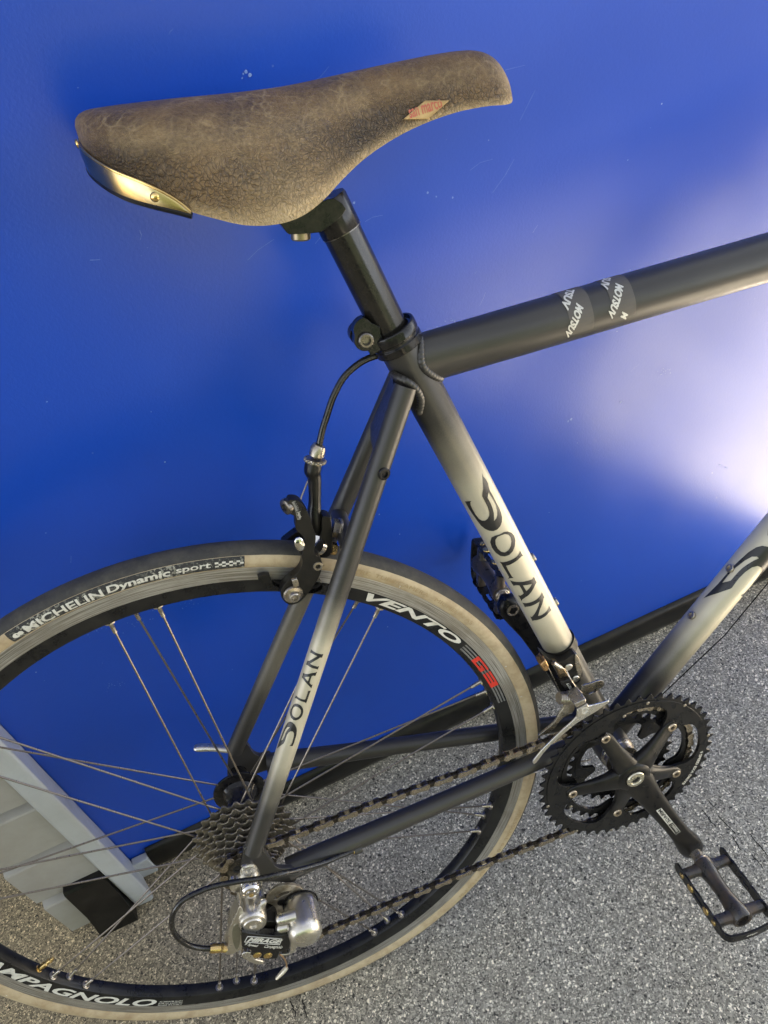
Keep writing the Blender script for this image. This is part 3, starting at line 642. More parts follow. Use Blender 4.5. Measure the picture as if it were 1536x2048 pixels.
# ---------------- rear wheel
def wheel_parts(parent, rear=True):
    nseg = 144
    def ring(prof, name, mats, mi=None, sharp=35):
        mb = MB(); k = len(prof); b = 0
        out = [[(r*math.cos(2*math.pi*i/nseg), y, r*math.sin(2*math.pi*i/nseg)) for r, y in prof] for i in range(nseg)]
        mb.rings(out, closed=True)
        if mi: mb.m = [mi[j] for i in range(nseg) for j in range(k)]
        return mb.build(name, mats, parent, sharp)
    # tyre cross-section: circle of radius 12 round r = 324
    tp = [(316.6,-9.3)]; mi = []
    ang = list(range(-38, 219, 8))
    prof = []
    for a in ang:
        rr = 12.0 if 30 < a < 150 else 11.9
        prof.append((324+rr*math.sin(R(a)), -rr*math.cos(R(a))))
    prof = prof+[(314,8.5),(314,-8.5)]
    mi = []
    for j in range(len(prof)):
        a = ang[j]+4 if j < len(ang)-1 else 0
        mi.append(1 if (j >= len(ang)-1 or a < 24 or a > 156) else 0)
    ring(prof, 'tyre', [M_tread, M_cream], mi, 60)
    trk = [(303.8,9.4),(305,9.6),(316,9.6),(316.6,8.8),(311,8.2),(310,-8.2),(316.6,-8.8),(316,-9.6),(305,-9.6),(303.8,-9.4)]
    body = [(303.9,9.35),(303.9,-9.35),(292.5,-8.3),(290.0,-7.2),(288.6,-4.5),(288.2,0),(288.6,4.5),(290.0,7.2),(292.5,8.3)]
    ring(trk, 'brake_track', M_track); ring(body, 'rim', M_rim, sharp=25)
wheel = empty('wheel', bike)
wheel_parts(wheel)
# spokes in nine groups of three, nipples, hub
PHI0, DEL = 91.2, 4.15
def spoke_end(th, r, y): return Vector((r*math.cos(R(th)), y, r*math.sin(R(th))))
mb = MB(); mb.tube([(0,0,0),(0,0,3),(0,0,6)], [.9,1.0,1.0], 6); mb = MB(); mb.cyl((0,0,0), (0,0,1000), 1.0, n=6)
sp_me = mb.mesh('spoke', [M_spoke])
mb = MB(); mb.turn([(2.9,-1.0),(2.9,.6),(2.3,.9),(2.1,1.2),(1.9,11.5),(1.3,12),(1.2,12)], (0,0,0), (0,0,1), 12); mb.turn([(4.5,-.6),(4.6,.7),(3.6,.9),(2.7,.4)], (0,0,0), (0,0,1), 16)
nip_me = mb.mesh('nipple', [M_steel])
def make_spokes(par):
    for g in range(9):
        ph = PHI0-40*g
        for d, (th2, r2, y2) in ((DEL, (ph+28, 43, -18.5)), (0, (ph-2, 24.5, 36)), (-DEL, (ph-30, 43, -18.5))):
            a = spoke_end(ph+d, 288.2, -2.2 if d else 2.0); b = spoke_end(th2, r2, y2)
            dr = (b-a).normalized(); L = (b-a).length
            link('spoke', sp_me, par, aim(a+dr*2, dr) @ Matrix.Diagonal((1,1,(L-2)/1000,1)))
            link('nipple', nip_me, par, aim(a, dr))
make_spokes(wheel)
mb = MB(); mb.turn([(9,-66),(9,-62),(13,-20),(13,-18),(46,-19.5),(46.5,-17.5),(15,-15),(14,0),(13,14),(14,24),(17,30),(19,33.4),(27.5,34.4),(28.6,35.2),(28.6,37.4),(27.6,38),(17,38.6),(14,42),(11,50),(10,62),(10,64)][::1], (0,0,0), (0,1,0), 40)
mb.build('hub', M_gloss, wheel, sharp=30)
# cassette: nine toothed cogs
def cog_poly(T, tip=2.6, root=3.0, sharp=.9, dtheta=0):
    rp = 12.7/2/math.sin(math.pi/T); out = []
    for i in range(T):
        c = 2*math.pi*i/T+dtheta; w = 2*math.pi/T
        for f, r in ((-.5, rp-root), (-.30, rp-root*.72), (-.16, rp+tip*.45), (-.07*sharp, rp+tip), (.07*sharp, rp+tip), (.16, rp+tip*.45), (.30, rp-root*.72)):
            out.append((r*math.cos(c+f*w), r*math.sin(c+f*w)))
    return out
teeth = [12,13,14,15,16,17,19,21,23]
teeth = [12,13,14,15,17,19,21,23,25]
cas = []
for i, T in enumerate(teeth):
    y = -58.2+4.55*i; rp = 12.7/2/math.sin(math.pi/T)
    mb = MB(); mb.prism(cog_poly(T, 2.2, 2.4, dtheta=.37*i), y-.95, y+.85, [circle(0, 0, max(14, rp-13 if T > 15 else 15), 24)])
    o = mb.build('sprocket', M_cog, wheel, bevel=.35)
mb = MB(); mb.turn([(17,-60.5),(19.5,-60.5),(20,-59.6),(20,-59),(15.5,-58.5),(15.5,-20),(9,-20),(9,-60)], (0,0,0), (0,1,0), 32); mb.build('cassette_body', M_cog, wheel)
# axle, quick release nut and lever
mb = MB(); mb.turn([(7.5,-69.6),(8.2,-70.5),(8.2,-72),(9.9,-72.5),(9.9,-78.5),(9.2,-79.3),(9.0,-84.5),(7.6,-86.5),(5.4,-87.2),(5.0,-88.2),(2.6,-88.4),(2.4,-86.5),(.01,-86.5)], (0,0,0), (0,1,0), 32)
for i in range(40):
    a = 2*math.pi*i/40; mb.box((9.9*math.cos(a), -80.6, 9.9*math.sin(a)), (.9,2.6,.9), Matrix.Rotation(-a, 3, 'Y'))
mb.build('skewer_nut', M_chrome, wheel, sharp=30)
mb = MB(); mb.turn([(2.3,0),(2.3,1.2),(.01,1.2)], (0,-87.8,0), (0,-1,0), 12); mb.build('skewer_end', M_brass, wheel)
lev = [(4.0, 78.0, 20.0), (-8.7, 82.0, 24.6), (-24.1, 86.0, 29.7), (-38.2, 88.0, 33.8)]
mb = MB(); mb.tube(spline(lev, 5), [4.5,5,5.2,5.2,5.2,5,4.8,4.8,4.8,4.9,5.1,5.2,5.2,5,4.5,3.0], 16, ref=(0,1,0), flat=.75); mb.turn([(8,0),(9,3),(9,9),(7,12),(.1,12)], (0,69,0), (0,1,0), 24); mb.build('quick_release_lever', M_alloy, wheel, sharp=50)
# valve
v = spoke_end(-156.7, 289, 0); d = -v.normalized()
mb = MB(); mb.turn([(4.2,-1),(4.2,1.4),(3.1,1.6),(3.1,12),(2.2,12.6),(2.2,15),(2.9,15.3),(2.9,18),(1.7,18.5),(1.6,22),(.1,22.2)], v, d, 14); mb.build('valve', M_brass, wheel, sharp=30)
# rim and tyre lettering
def rim_text(txt, th0, th1, r_base, h, m, top_out=True, shear=.25, bold=.02, par=None, name='lettering'):
    bm = text_bm(txt, 1.0, 1.0, shear, bold)
    def fn(u, v):
        th = R(th0+(th1-th0)*u); r = r_base+(v*h if top_out else -v*h)
        y = -(8.35+(r-292.5)/(303.9-292.5)*1.05)-.16
        return (r*math.cos(th), y, r*math.sin(th))
    return bend(bm, fn, .02, None).build(name, m, par or wheel, sharp=180)
rim_text('VENTO', 51.3, 28.4, 294.2, 8.6, M_white, True, .35, .035)
rim_text('CAMPAGNOLO', -173.0, -127.2, 302.8, 10.6, M_white, False, .3, .03)
for i, t in enumerate(('ALUMINIUM ALLOY', 'ETRTO 622X13C', 'MADE IN ITALY')): rim_text(t, -126.6, -121.2, 302.6-(2-i)*2.9, 1.9, M_white, False, 0, .01)
def arc_patch(th0, th1, r0, r1, m, name, off=.1, par=None):
    mb = MB(); n = max(4, int(abs(th1-th0)*1.5)); pr = []
    yy = lambda r: -(8.35+(r-292.5)/(303.9-292.5)*1.05)-off
    for i in range(n+1):
        th = R(th0+(th1-th0)*i/n); pr.append([(r*math.cos(th), yy(r), r*math.sin(th)) for r in (r0, r1)])
    for a, b in zip(pr, pr[1:]): mb.add(a+b, [(0,1,3,2)])
    return mb.build(name, m, par or wheel, sharp=180)
for r0, r1 in ((294.4,296.2),(297.4,299.1),(300.6,302.2)): arc_patch(27.2, 8.6, r0, r1, M_label if False else plain('faded_stripe', (.16,.155,.145), .35), 'stripe', .08)
for seg in ((23.0,18.9,294.3,296.4),(23.0,21.9,294.3,302.8),(23.0,18.6,300.9,302.9),(20.5,18.9,297.2,299.4),(19.9,18.9,294.3,299.4),
            (18.0,13.6,294.3,296.4),(18.0,13.6,297.6,299.7),(18.0,13.6,300.9,302.9),(14.8,13.6,294.3,302.9)):
    arc_patch(*seg[:2], seg[2], seg[3], M_red, 'red_mark', .22)
def tyre_pt(th, lat, off=0):
    rr = 12.0+off; return ((324+rr*math.sin(lat))*math.cos(th), -rr*math.cos(lat), (324+rr*math.sin(lat))*math.sin(th))
def tyre_text(txt, th0, th1, lat0, lat1, m, shear=0, bold=.02, name='tyre_lettering', off=.28):
    bm = text_bm(txt, 1.0, 1.0, shear, bold)
    return bend(bm, lambda u, v: tyre_pt(R(th0+(th1-th0)*u), R(lat0+(lat1-lat0)*v), off), .02, .12).build(name, m, wheel, sharp=180)
mb = MB(); n = 60; rows = []
for i in range(n+1):
    th = R(108.0+(72.7-108.0)*i/n); rows.append([tyre_pt(th, R(l), .12) for l in (-33,-24,-14,-4,6,16,24)])
for a, b in zip(rows, rows[1:]): mb.add(a+b, [(j, j+1, 8+j, 7+j) for j in range(6)])
mb.build('tyre_label', M_label, wheel, sharp=180)
tyre_text('MICHELIN', 105.4, 93.2, -24, 12, M_white, .0, .022)
tyre_text('Dynamic', 92.6, 83.4, -18, 14, M_white, .1, .03)
tyre_text('sport', 82.6, 77.6, -14, 15, M_white, .1, .015)
mb = MB()
for i in range(8):
    for j in range(3):
        if (i+j) % 2 == 0 and not (i > 5 and j == 0):
            t0, l0 = 77.0-i*.52, -16+j*8
            mb.add([tyre_pt(R(t0), R(l0), .3), tyre_pt(R(t0-.52), R(l0), .3), tyre_pt(R(t0-.52), R(l0+8), .3), tyre_pt(R(t0), R(l0+8), .3)], [(0,1,2,3)])
mb.build('tyre_flag_print', M_white, wheel, sharp=180)
mb = MB()   # small round figure beside the maker's name, kept plain: two blobs
for c, r in ((106.9, 1.0), (106.2, .8)):
    k = 10; mb.add([tyre_pt(R(c+r*.55*math.cos(6.283*i/k)), R(-8+12*r*math.sin(6.283*i/k)), .3) for i in range(k)], [tuple(range(k))])
mb.build('tyre_flag_print', M_white, wheel, sharp=180)
M_emb = plain('tan_emboss', (.40,.29,.15), .6)
tyre_text('TYRE  TUBE/CAMERA - MICHELIN A5', 56.5, 30.5, -16, 4, M_emb, 0, .0, off=.3)
tyre_text('PRESSURE 6-8 BAR  87-116 PSI', -24.5, -52, -14, 8, M_emb, 0, .0, off=.3)
# loose casing threads
for th, l, dx in ((46.8,-30,3),(-158,2,4),(17,-30,2.5),(8,-28,2),(-165,-30,3)):
    p = Vector(tyre_pt(R(th), R(l), .2)); mb = MB(); mb.tube(spline([p, p+Vector((1.2,-1.2,dx*.6)), p+Vector((random.uniform(-1,2),-1.6,dx))], 4), .28, 5); mb.build('loose_thread', M_white, wheel)

# front wheel, fork (beyond the frame, so the bicycle stands complete)
fw = empty('wheel', bike); fw.matrix_local = Matrix.Translation((.988, 0, 0))
for o in list(wheel.children):
    if o.name.split('.')[0] in ('tyre', 'brake_track', 'rim', 'spoke', 'nipple'): dup(o, fw)
mb = MB(); mb.turn([(6,-52),(10,-40),(22,-34),(22,-31),(11,-26),(11,26),(22,31),(22,34),(10,40),(6,52)], (0,0,0), (0,1,0), 28); mb.build('hub', M_gloss, fw, sharp=30)
mb = MB()
for s_ in (-1, 1): mb.tube(spline([(903,0,352),(909,s_*30,338),(920,s_*50,290),(945,s_*52,160),(970,s_*52,60),(988,s_*52,0)], 5), [12]*10+[11]*5+[10]*5+[8]*5+[7], 16)
mb.build('fork', M_black, bike, sharp=60)

# ---------------- chainset
cs = empty('chainset', bike)
def cpt(r, th, y): return Vector((BB[0]+r*math.cos(R(th)), y, BB[1]+r*math.sin(R(th))))
ARM = [39.6, -32.4, -104.4, -176.4, -248.4]
rp50 = 12.7/2/math.sin(math.pi/50)
def ring_with_windows(T, y, th, r_in, lobes, dth, name, m, body):
    # toothed edge is thin; the body inside it is thicker: built as one mesh from two prisms
    rp = 12.7/2/math.sin(math.pi/T)
    outer = [(BB[0]+x, BB[1]+z) for x, z in cog_poly(T, 3.5, 2.6, .7, dth)]
    inner = []
    for i in range(5):
        for f, r in lobes:
            a = R(ARM[4-i]+f); inner.append((BB[0]+r*math.cos(a), BB[1]+r*math.sin(a)))
    inner = smooth2(inner, 3)
    mb = MB(); mb.prism(outer, y-.9, y+.9, [circle(BB[0], BB[1], rp-7.5, 90)])
    mb.prism(circle(BB[0], BB[1], rp-5.4, 100), y-th/2, y+th/2, [inner])
    return mb.build(name, m, cs, bevel=.45)
ring_with_windows(50, -55.6, 3.6, 82, [(-36,87.5),(-26,87),(-17,84),(-11.5,76),(-8.5,65),(-5,57.5),(0,56.5),(5,57.5),(8.5,65),(11.5,76),(17,84),(26,87)], .02, 'chainring', M_black, None)
ring_with_windows(40, -48.2, 3.2, 66, [(-36,72),(-26,71.5),(-15,69),(-9,62),(-5,58),(0,57.5),(5,58),(9,62),(15,69),(26,71.5)], .05, 'chainring', M_black, None)
ring_with_windows(30, -40.6, 3.0, 46, [(-36,51),(-24,50.5),(-13,46),(-8,34),(-4,31.5),(0,31),(4,31.5),(8,34),(13,46),(24,50.5)], .1, 'chainring', M_black, None)
# spider arms + crank arm as one casting: cross-sections along each limb
def limb(mb, secs, n=20):
    # secs: (centre, width vec, depth vec, half width, half depth, squareness)
    out = []
    for c, wv, dv, hw, hd, q in secs:
        ring = []
        for j in range(n):
            a = 2*math.pi*j/n; ca, sa = math.cos(a), math.sin(a)
            ring.append(Vector(c)+Vector(wv)*(hw*math.copysign(abs(ca)**q, ca))+Vector(dv)*(hd*math.copysign(abs(sa)**q, sa)))
        out.append(ring)
    mb.rings(out)
mb = MB(); Y = Vector((0,1,0))
for th in ARM:
    d = Vector((math.cos(R(th)), 0, math.sin(R(th)))); w = Vector((-d.z, 0, d.x))
    c = lambda r, y: cpt(r, th, y)
    limb(mb, [(c(6,-62), w, Y, 15, 8.5, .75), (c(18,-63), w, Y, 14.5, 7.5, .7), (c(28,-62.5), w, Y, 11.5, 6, .7), (c(42,-60.5), w, Y, 9.2, 4.6, .65), (c(54,-58.5), w, Y, 8.6, 3.6, .65), (c(61,-57.6), w, Y, 8.4, 2.8, .7), (c(67.5,-57.2), w, Y, 7.6, 2.4, .8), (c(73.5,-57.2), w, Y, 4.5, 2.2, .9)])
mb.turn([(19,-54),(21,-58),(21,-68),(18,-71.5),(12,-72),(11.8,-70),(.1,-70)], (BB[0],0,BB[1]), (0,1,0), 40)
# crank arm runs from the spindle to the pedal eye
AX = Vector((475.6, 0, -222.9)); d = (AX-Vector((BB[0],0,BB[1]))).normalized(); w = Vector((-d.z,0,d.x)); Lc = (AX-Vector((BB[0],0,BB[1]))).length
P = lambda s, y: Vector((BB[0],0,BB[1]))+d*s+Y*y
limb(mb, [(P(2,-63), w, Y, 19, 9.5, .75), (P(16,-64.5), w, Y, 19, 9, .7), (P(28,-65.5), w, Y, 16.5, 8.6, .62), (P(45,-67), w, Y, 14.2, 7.8, .55), (P(75,-69.5), w, Y, 12.6, 7.2, .5), (P(105,-72), w, Y, 11.6, 6.8, .5), (P(130,-74.3), w, Y, 11.6, 6.8, .52), (P(148,-75.8), w, Y, 13.2, 7.4, .6), (P(162,-76.5), w, Y, 15.0, 8.0, .72), (P(174,-76.5), w, Y, 14.2, 8.0, .8), (P(182,-76.5), w, Y, 9.5, 7.4, .9), (P(186,-76.5), w, Y, 3.5, 6, 1)], 28)
crank = mb.build('crank_arm', M_grip, cs, sharp=45)
# recessed lettering plate on the crank
e = Vector((0,-1,0))
def crank_pt(s, v, off=.3):
    yb = -67-(s-45)*(74.3-67)/85; hd = 7.8-(s-45)*1.0/85
    return P(s, yb-hd-off) - w*v
def flat_poly(pts, fn): 
    bm = poly_bm([(pts, [])]); return bend(bm, fn)
sA, sB = 66, 118; vv = 2.2
fn = lambda u, v: crank_pt(u, v, .25)
flat_poly([(66,-3.3+1),(99,-3.3+1),(97.5,3.3+1),(64.5,3.3+1)], fn).build('crank_label', M_white, crank, sharp=180)
bm = text_bm('MIRAGE', 4.4, 30, .2, .03); bend(bm, lambda u, v: crank_pt(66+u, -1.2+1-v*.0+ (v-1.0), .4)).build('crank_lettering', M_decal, crank, sharp=180)
for a, b, c_, d_ in ((99.5,-2.3,120,-1.8),(98,3.8,118.5,4.3),(120,-2.3,120.5,4.3)): flat_poly([(a,b),(c_,b),(c_,d_),(a,d_)], fn).build('crank_label', M_white, crank, sharp=180)
bm = text_bm('Campagnolo', 3.6, 17, .35, .01); bend(bm, lambda u, v: crank_pt(100.5+u, -.8+v, .4)).build('crank_lettering', M_white, crank, sharp=180)
# chainring bolts, crank bolt, shift pins
mb = MB(); mb.turn([(5.0,0),(5.2,1.2),(4.6,2.0),(2.7,2.0),(2.6,.2),(.05,.2)], (0,0,0), (0,-1,0), 24); bolt_me = mb.mesh('chainring_bolt', [M_brass if False else plain('pale_bolt', (.60,.50,.36), .3, metal=.85, dirt=(.3,.2,.1))], 30)
for th in ARM:
    m = Matrix.Translation(cpt(67.5, th, -59.2)*.001); link('chainring_bolt', bolt_me, cs, m)
mb = MB(); mb.turn([(10.2,0),(10.4,1.6),(9.6,2.6),(6.6,2.6),(6.2,2.0),(4.9,2.1),(4.6,-1.5),(.05,-1.5)], (BB[0],-71.4,BB[1]), (0,-1,0), 32); mb.build('crank_bolt', plain('aged_bolt', (.66,.62,.48), .28, metal=.85, dirt=(.4,.33,.2), scale=250), cs, sharp=30)
mb = MB(); mb.turn([(1.9,0),(1.9,.7),(1.5,1.0),(.05,1.0)], (0,0,0), (0,-1,0), 12); pin_me = mb.mesh('shift_pin', [M_steel], 30)
for x, z in [(434.6, 24.2), (477.4, 0.5), (506.9, -61.1), (407.6, 17.7), (312.6, -78.7), (342.2, -140.0), (384.7, -162.6), (338.7, -93.6)]: link('shift_pin', pin_me, cs, Matrix.Translation(Vector((x,-57.3,z))*.001))
def ring_text(txt, th0, th1, r0, h, y, m, top_out=True):
    bm = text_bm(txt, 1.0, 1.0, 0, .03)
    def f(u, v):
        t = R(th0+(th1-th0)*u); r = r0+(v*h if top_out else -v*h); return (BB[0]+r*math.cos(t), y, BB[1]+r*math.sin(t))
    bend(bm, f, .02).build('ring_lettering', m, cs, sharp=180)
tx = [(504.9, -84.9), (482.2, -135.1)]
th = [math.degrees(math.atan2(z-BB[1], x-BB[0])) for x, z in tx]
ring_text('9 SPEED EXA DRIVE', th[0], th[1], 90.2, 3.6, -57.7, M_white, True)
# left crank and its pedal eye
mb = MB(); AL = Vector((346.5,0,91)); dl = (AL-Vector((BB[0],0,BB[1]))).normalized(); wl = Vector((-dl.z,0,dl.x)); Ll = (AL-Vector((BB[0],0,BB[1]))).length
Q = lambda s, y: Vector((BB[0],0,BB[1]))+dl*s+Y*y
limb(mb, [(Q(-16,62), wl, Y, 8, 6, .9), (Q(-8,62), wl, Y, 16, 9, .8), (Q(8,63), wl, Y, 17, 9, .75), (Q(28,65), wl, Y, 14.5, 8, .6), (Q(75,69), wl, Y, 12.2, 7, .5), (Q(125,74), wl, Y, 11.6, 6.8, .5), (Q(150,77), wl, Y, 14, 8, .65), (Q(Ll,78), wl, Y, 15, 9, .75), (Q(Ll+9,78), wl, Y, 12, 8.5, .85), (Q(Ll+15,78), wl, Y, 4, 6, 1)], 24)
lc = mb.build('crank_arm', M_black, cs, sharp=45)
mb = MB(); mb.turn([(7.2,0),(7.4,1.2),(6.2,1.4),(4.6,-2.5),(.05,-2.5)], (AL.x, 69.2, AL.z), (0,-1,0), 24); mb.build('spindle_end', M_steel, cs, sharp=30)
mb = MB(); mb.cyl((BB[0],-60,BB[1]), (BB[0],64,BB[1]), 9, n=24); mb.turn([(19,-38),(20,-37),(20,-31),(13,-31),(13,-45),(19,-45)], (BB[0],0,BB[1]), (0,1,0), 32, closed=True); mb.build('bottom_bracket_axle', M_steel, cs)

# ---------------- pedals
def pedal(matrix):
    p = empty('pedal', bike); p.matrix_local = matrix          # local: axis along +Y outwards, X across, Z up; mm*.001
    mb = MB(); mb.turn([(6.6,-12),(7.6,-10),(7.6,-8),(6.9,-7.5),(6.9,0),(7.6,1),(7.6,2)], (0,0,0), (0,1,0), 6); mb.turn([(7.8,1.5),(8.6,2.5),(8.6,4.5),(7.5,5)], (0,0,0), (0,1,0), 28); mb.build('axle', M_steel, p, sharp=30)
    mb = MB()
    mb.turn([(9,4.5),(10.8,5.5),(11.3,10),(10.6,18),(8.8,30),(8.4,42),(9.2,54),(10.6,62),(11.6,68),(11.6,77),(10.6,78.5),(8.4,78.5),(8.0,74),(.1,74)], (0,0,0), (0,1,0), 32)
    for y in (12, 70):
        for s_ in (-1, 1): limb(mb, [((s_*6, y, 0), (0,1,0), (0,0,1), 8.5, 6.5, .8), ((s_*15, y, 0), (0,1,0), (0,0,1), 6.2, 5.2, .75), ((s_*28.5, y, 0), (0,1,0), (0,0,1), 6.0, 5.6, .6)], 16)
    mb.build('pedal_body', plain('worn_pedal', (.055,.052,.048), .32, metal=.35, dirt=(.16,.105,.058), dirt_amt=.6, scale=70), p, sharp=50)
    # cage: one strap bent round the outer end, toothed along both edges
    pts = [(-29.5,-2)]+[(-29.5, y) for y in (4,10,16,22,28,34,40,46,52,58,64,70,74,78)]+[(-29.5+9*(1-math.cos(R(a))), 82+9*math.sin(R(a))) for a in (0,18,36,54,72,90)]+[(-14,91.8),(-5,92.5),(5,92.5),(14,91.8)]+[(29.5-9*(1-math.cos(R(a))), 82+9*math.sin(R(a))) for a in (90,72,54,36,18,0)]+[(29.5, y) for y in (78,74,70,64,58,52,46,40,34,28,22,16,10,4)]+[(29.5,-2)]
    fine = spline([(a, b, 0) for a, b in pts], 4)
    mb = MB(); top = []; bot = []; web = []; webs = []
    for i, q in enumerate(fine):
        a = fine[max(0, i-1)]; b = fine[min(len(fine)-1, i+1)]; tn = (b-a).normalized(); nrm = Vector((tn.y, -tn.x, 0))*1.1
        straight = abs(q.x) > 29
        hz = 5.4
        if straight and -1 < q.y < 80: hz = 6.0+1.7*abs(math.sin(math.pi*(q.y+3)/17.5))**.6
        if i < 2 or i > len(fine)-3: hz = 4
        Z_ = lambda z: Vector((0,0,z))
        sec = lambda z0, z1: [q+nrm+Z_(z1), q+nrm+Z_(z0), q-nrm+Z_(z0), q-nrm+Z_(z1)]
        top.append(sec(2.2, hz)); bot.append(sec(-hz, -2.2))
        if straight and 34 < q.y < 50:
            if len(web) > 1: webs.append(web)
            web = []
        else: web.append(sec(-2.3, 2.3))
    webs.append(web)
    for k_ in [top, bot]+webs: mb.rings(k_)
    mb.build('cage', M_black, p, sharp=30)
    mb = MB(); mb.turn([(3.4,0),(3.2,1.0),(2.2,1.3),(.05,.7)], (0,0,0), (1,0,0), 14); sm = mb.mesh('cage_screw', [M_brass], 40)
    mb = MB(); mb.turn([(5.0,0),(4.6,.9),(2.0,1.4),(.05,1.4)], (0,0,0), (1,0,0), 18); rm = mb.mesh('reflector_stud', [M_gold], 50)
    for s_ in (-1, 1):
        for y in (12, 70): link('cage_screw', sm, p, Matrix.Translation((s_*.0306, y*.001, 0)) @ Matrix.Rotation(0 if s_ > 0 else math.pi, 4, 'Z'))
        if s_ < 0:
            for y in (28, 56): link('reflector_stud', rm, p, Matrix.Translation((s_*.0306, y*.001, 0)) @ Matrix.Rotation(math.pi, 4, 'Z'))
    for t_, x0, wd_, z_ in (('wellgo', -8, 13, -1.6),):
        bm = text_bm(t_, 3.0, wd_, .25, .02); bend(bm, lambda u, v: Vector((x0+u, 93.75, z_+v))).build('pedal_lettering', M_white, p, sharp=180)
    return p
pr_ = Matrix.Translation(Vector((AX.x, -92, AX.z))*.001) @ Matrix.Rotation(R(4), 4, 'Y') @ Matrix.Rotation(math.pi, 4, 'Z') @ Matrix.Rotation(math.pi, 4, 'Y')
pedal(pr_)
pedal(Matrix.Translation(Vector((AL.x, 95, AL.z))*.001) @ Matrix.Rotation(R(100), 4, 'Y'))

# ---------------- chain: inner and outer links along a closed path
chain = empty('chain', bike)
def link_mesh(yp, th, rollers, m, name):
    mb = MB(); out = []
    for t in range(9): a = math.pi/2+math.pi*t/8; out.append((-6.35+4.1*math.cos(a), 4.1*math.sin(a)))
    out += [(-2, -2.9), (2, -2.9)]
    for t in range(9): a = -math.pi/2+math.pi*t/8; out.append((6.35+4.1*math.cos(a), 4.1*math.sin(a)))
    out += [(2, 2.9), (-2, 2.9)]
    for s_ in (-1, 1): mb.prism(out, s_*yp, s_*(yp-th))
    for x in (-6.35, 6.35):
        if rollers: mb.cyl((x,-yp+th,0), (x,yp-th,0), 3.85, n=12)
        else: mb.cyl((x,-yp-.35,0), (x,yp+.35,0), 1.75, n=10)
    return mb.mesh(name, [m], 40)
lk_o = link_mesh(3.3, .95, False, M_chain, 'link'); lk_i = link_mesh(2.25, .95, True, M_chain2, 'link')
cp = []
def arc(cx, cz, r, a0, a1, y0, y1, n):
    for i in range(n+1): t = i/n; a = R(a0+(a1-a0)*t); cp.append((cx+r*math.cos(a), y0+(y1-y0)*t, cz+r*math.sin(a)))
rp40 = 12.7/2/math.sin(math.pi/40); rp12 = 12.7/2/math.sin(math.pi/12)
arc(0, 0, rp12, 178, 84, -58.2, -58.2, 8)
cp += [(38,-57.2,20.5),(85,-56,20.0),(130,-54.9,20.0),(180,-53.6,18.0),(230,-52.4,15.8),(306,-50.6,13.6),(360,-49.4,13.4)]
arc(BB[0], BB[1], rp40, 93, -94, -48.2, -48.2, 40)
cp += [(310,-50.2,-146.6),(250,-51.6,-144.6),(190,-53,-145),(130,-54.4,-146.5),(70,-55.8,-148)]
arc(20, -129, 20, 272, 130, -57, -57.6, 12)
arc(10, -74, 19, -30, 118, -57.8, -58.2, 12)
cp += [(-12,-58.2,-45),(-24,-58.2,-20)]
P_ = [Vector(p) for p in cp]; acc = [0]
for i in range(len(P_)): acc.append(acc[-1]+(P_[(i+1) % len(P_)]-P_[i]).length)
Lt = acc[-1]; nl = int(round(Lt/12.7)); nl -= nl % 2; pitch = Lt/nl
def on_path(s):
    s %= Lt; j = 0
    while acc[j+1] < s: j += 1
    return P_[j].lerp(P_[(j+1) % len(P_)], (s-acc[j])/max(1e-9, acc[j+1]-acc[j]))
for i in range(nl):
    a = on_path(i*pitch); b = on_path((i+1)*pitch); c = (a+b)/2; d = (b-a).normalized()
    yv = Vector((0,1,0)); yv = (yv-d*yv.dot(d)).normalized(); zv = d.cross(yv)
    m = Matrix(((d.x,yv.x,zv.x,c.x*.001),(d.y,yv.y,zv.y,c.y*.001),(d.z,yv.z,zv.z,c.z*.001),(0,0,0,1)))
    link('link', lk_o if i % 2 else lk_i, chain, m)

# ---------------- rear derailleur
rd = empty('rear_derailleur', bike)
mb = MB(); mb.prism(smooth2([(-1.9, 21.2), (3.8, 22.5), (8.8, 20.0), (11.0, 13.2), (11.0, 5.5), (10.8, -3.8), (9.2, -10.5), (5.7, -15.0), (-1.3, -17.2), (-10.4, -13.5), (-17.9, -7.3), (-19.8, -1.5), (-18.6, 5.7), (-15.7, 11.1), (-12.3, 11.4), (-9.1, 10.2), (-5.3, 14.3)], 3), -69.6, -74.4)
mb.build('hanger_plate', M_alloy, rd, bevel=1.0, sharp=40)
(bx, bz), = [(4.1, 17.2)]
mb = MB(); mb.turn([(7.4,0),(7.4,.9),(6.6,1.5),(3.2,1.5),(3.0,.2),(.05,.2)], (bx,-74.2,bz), (0,-1,0), 28); mb.turn([(8.2,-.1),(8.2,.25),(7.5,.25)], (bx,-74.2,bz), (0,-1,0), 28); mb.build('hanger_bolt', M_alloy, rd, sharp=30)
# upper knuckle: barrel along the pivot axis, with its body running down to the cable stop
(ux, uz), = [(-7.8, -27.2)]
mb = MB(); mb.turn([(13.5,-70),(13.9,-72),(13.9,-92),(13.6,-97),(12.4,-99.2),(.05,-99.4)], (ux,0,uz), (0,1,0), 36)
(tx_, tz_), = [(8.3, -11.8)]
mb.tube([(ux+8,-88,uz+4),(tx_,-91,tz_),(tx_+2,-91,tz_)], [5,3.4,2.2], 12)
mb.build('knuckle', M_alloy, rd, bevel=.6, sharp=40)
mb = MB(); mb.turn([(9.4,0),(9.6,1.0),(8.8,2.0),(4.0,2.2),(3.7,.4),(.05,.4)], (ux,-99.2,uz), (0,-1,0), 28); mb.turn([(11.2,-.1),(11.2,.35),(9.7,.35)], (ux,-99.2,uz), (0,-1,0), 28); mb.build('pivot_bolt', M_alloy, rd, sharp=30)
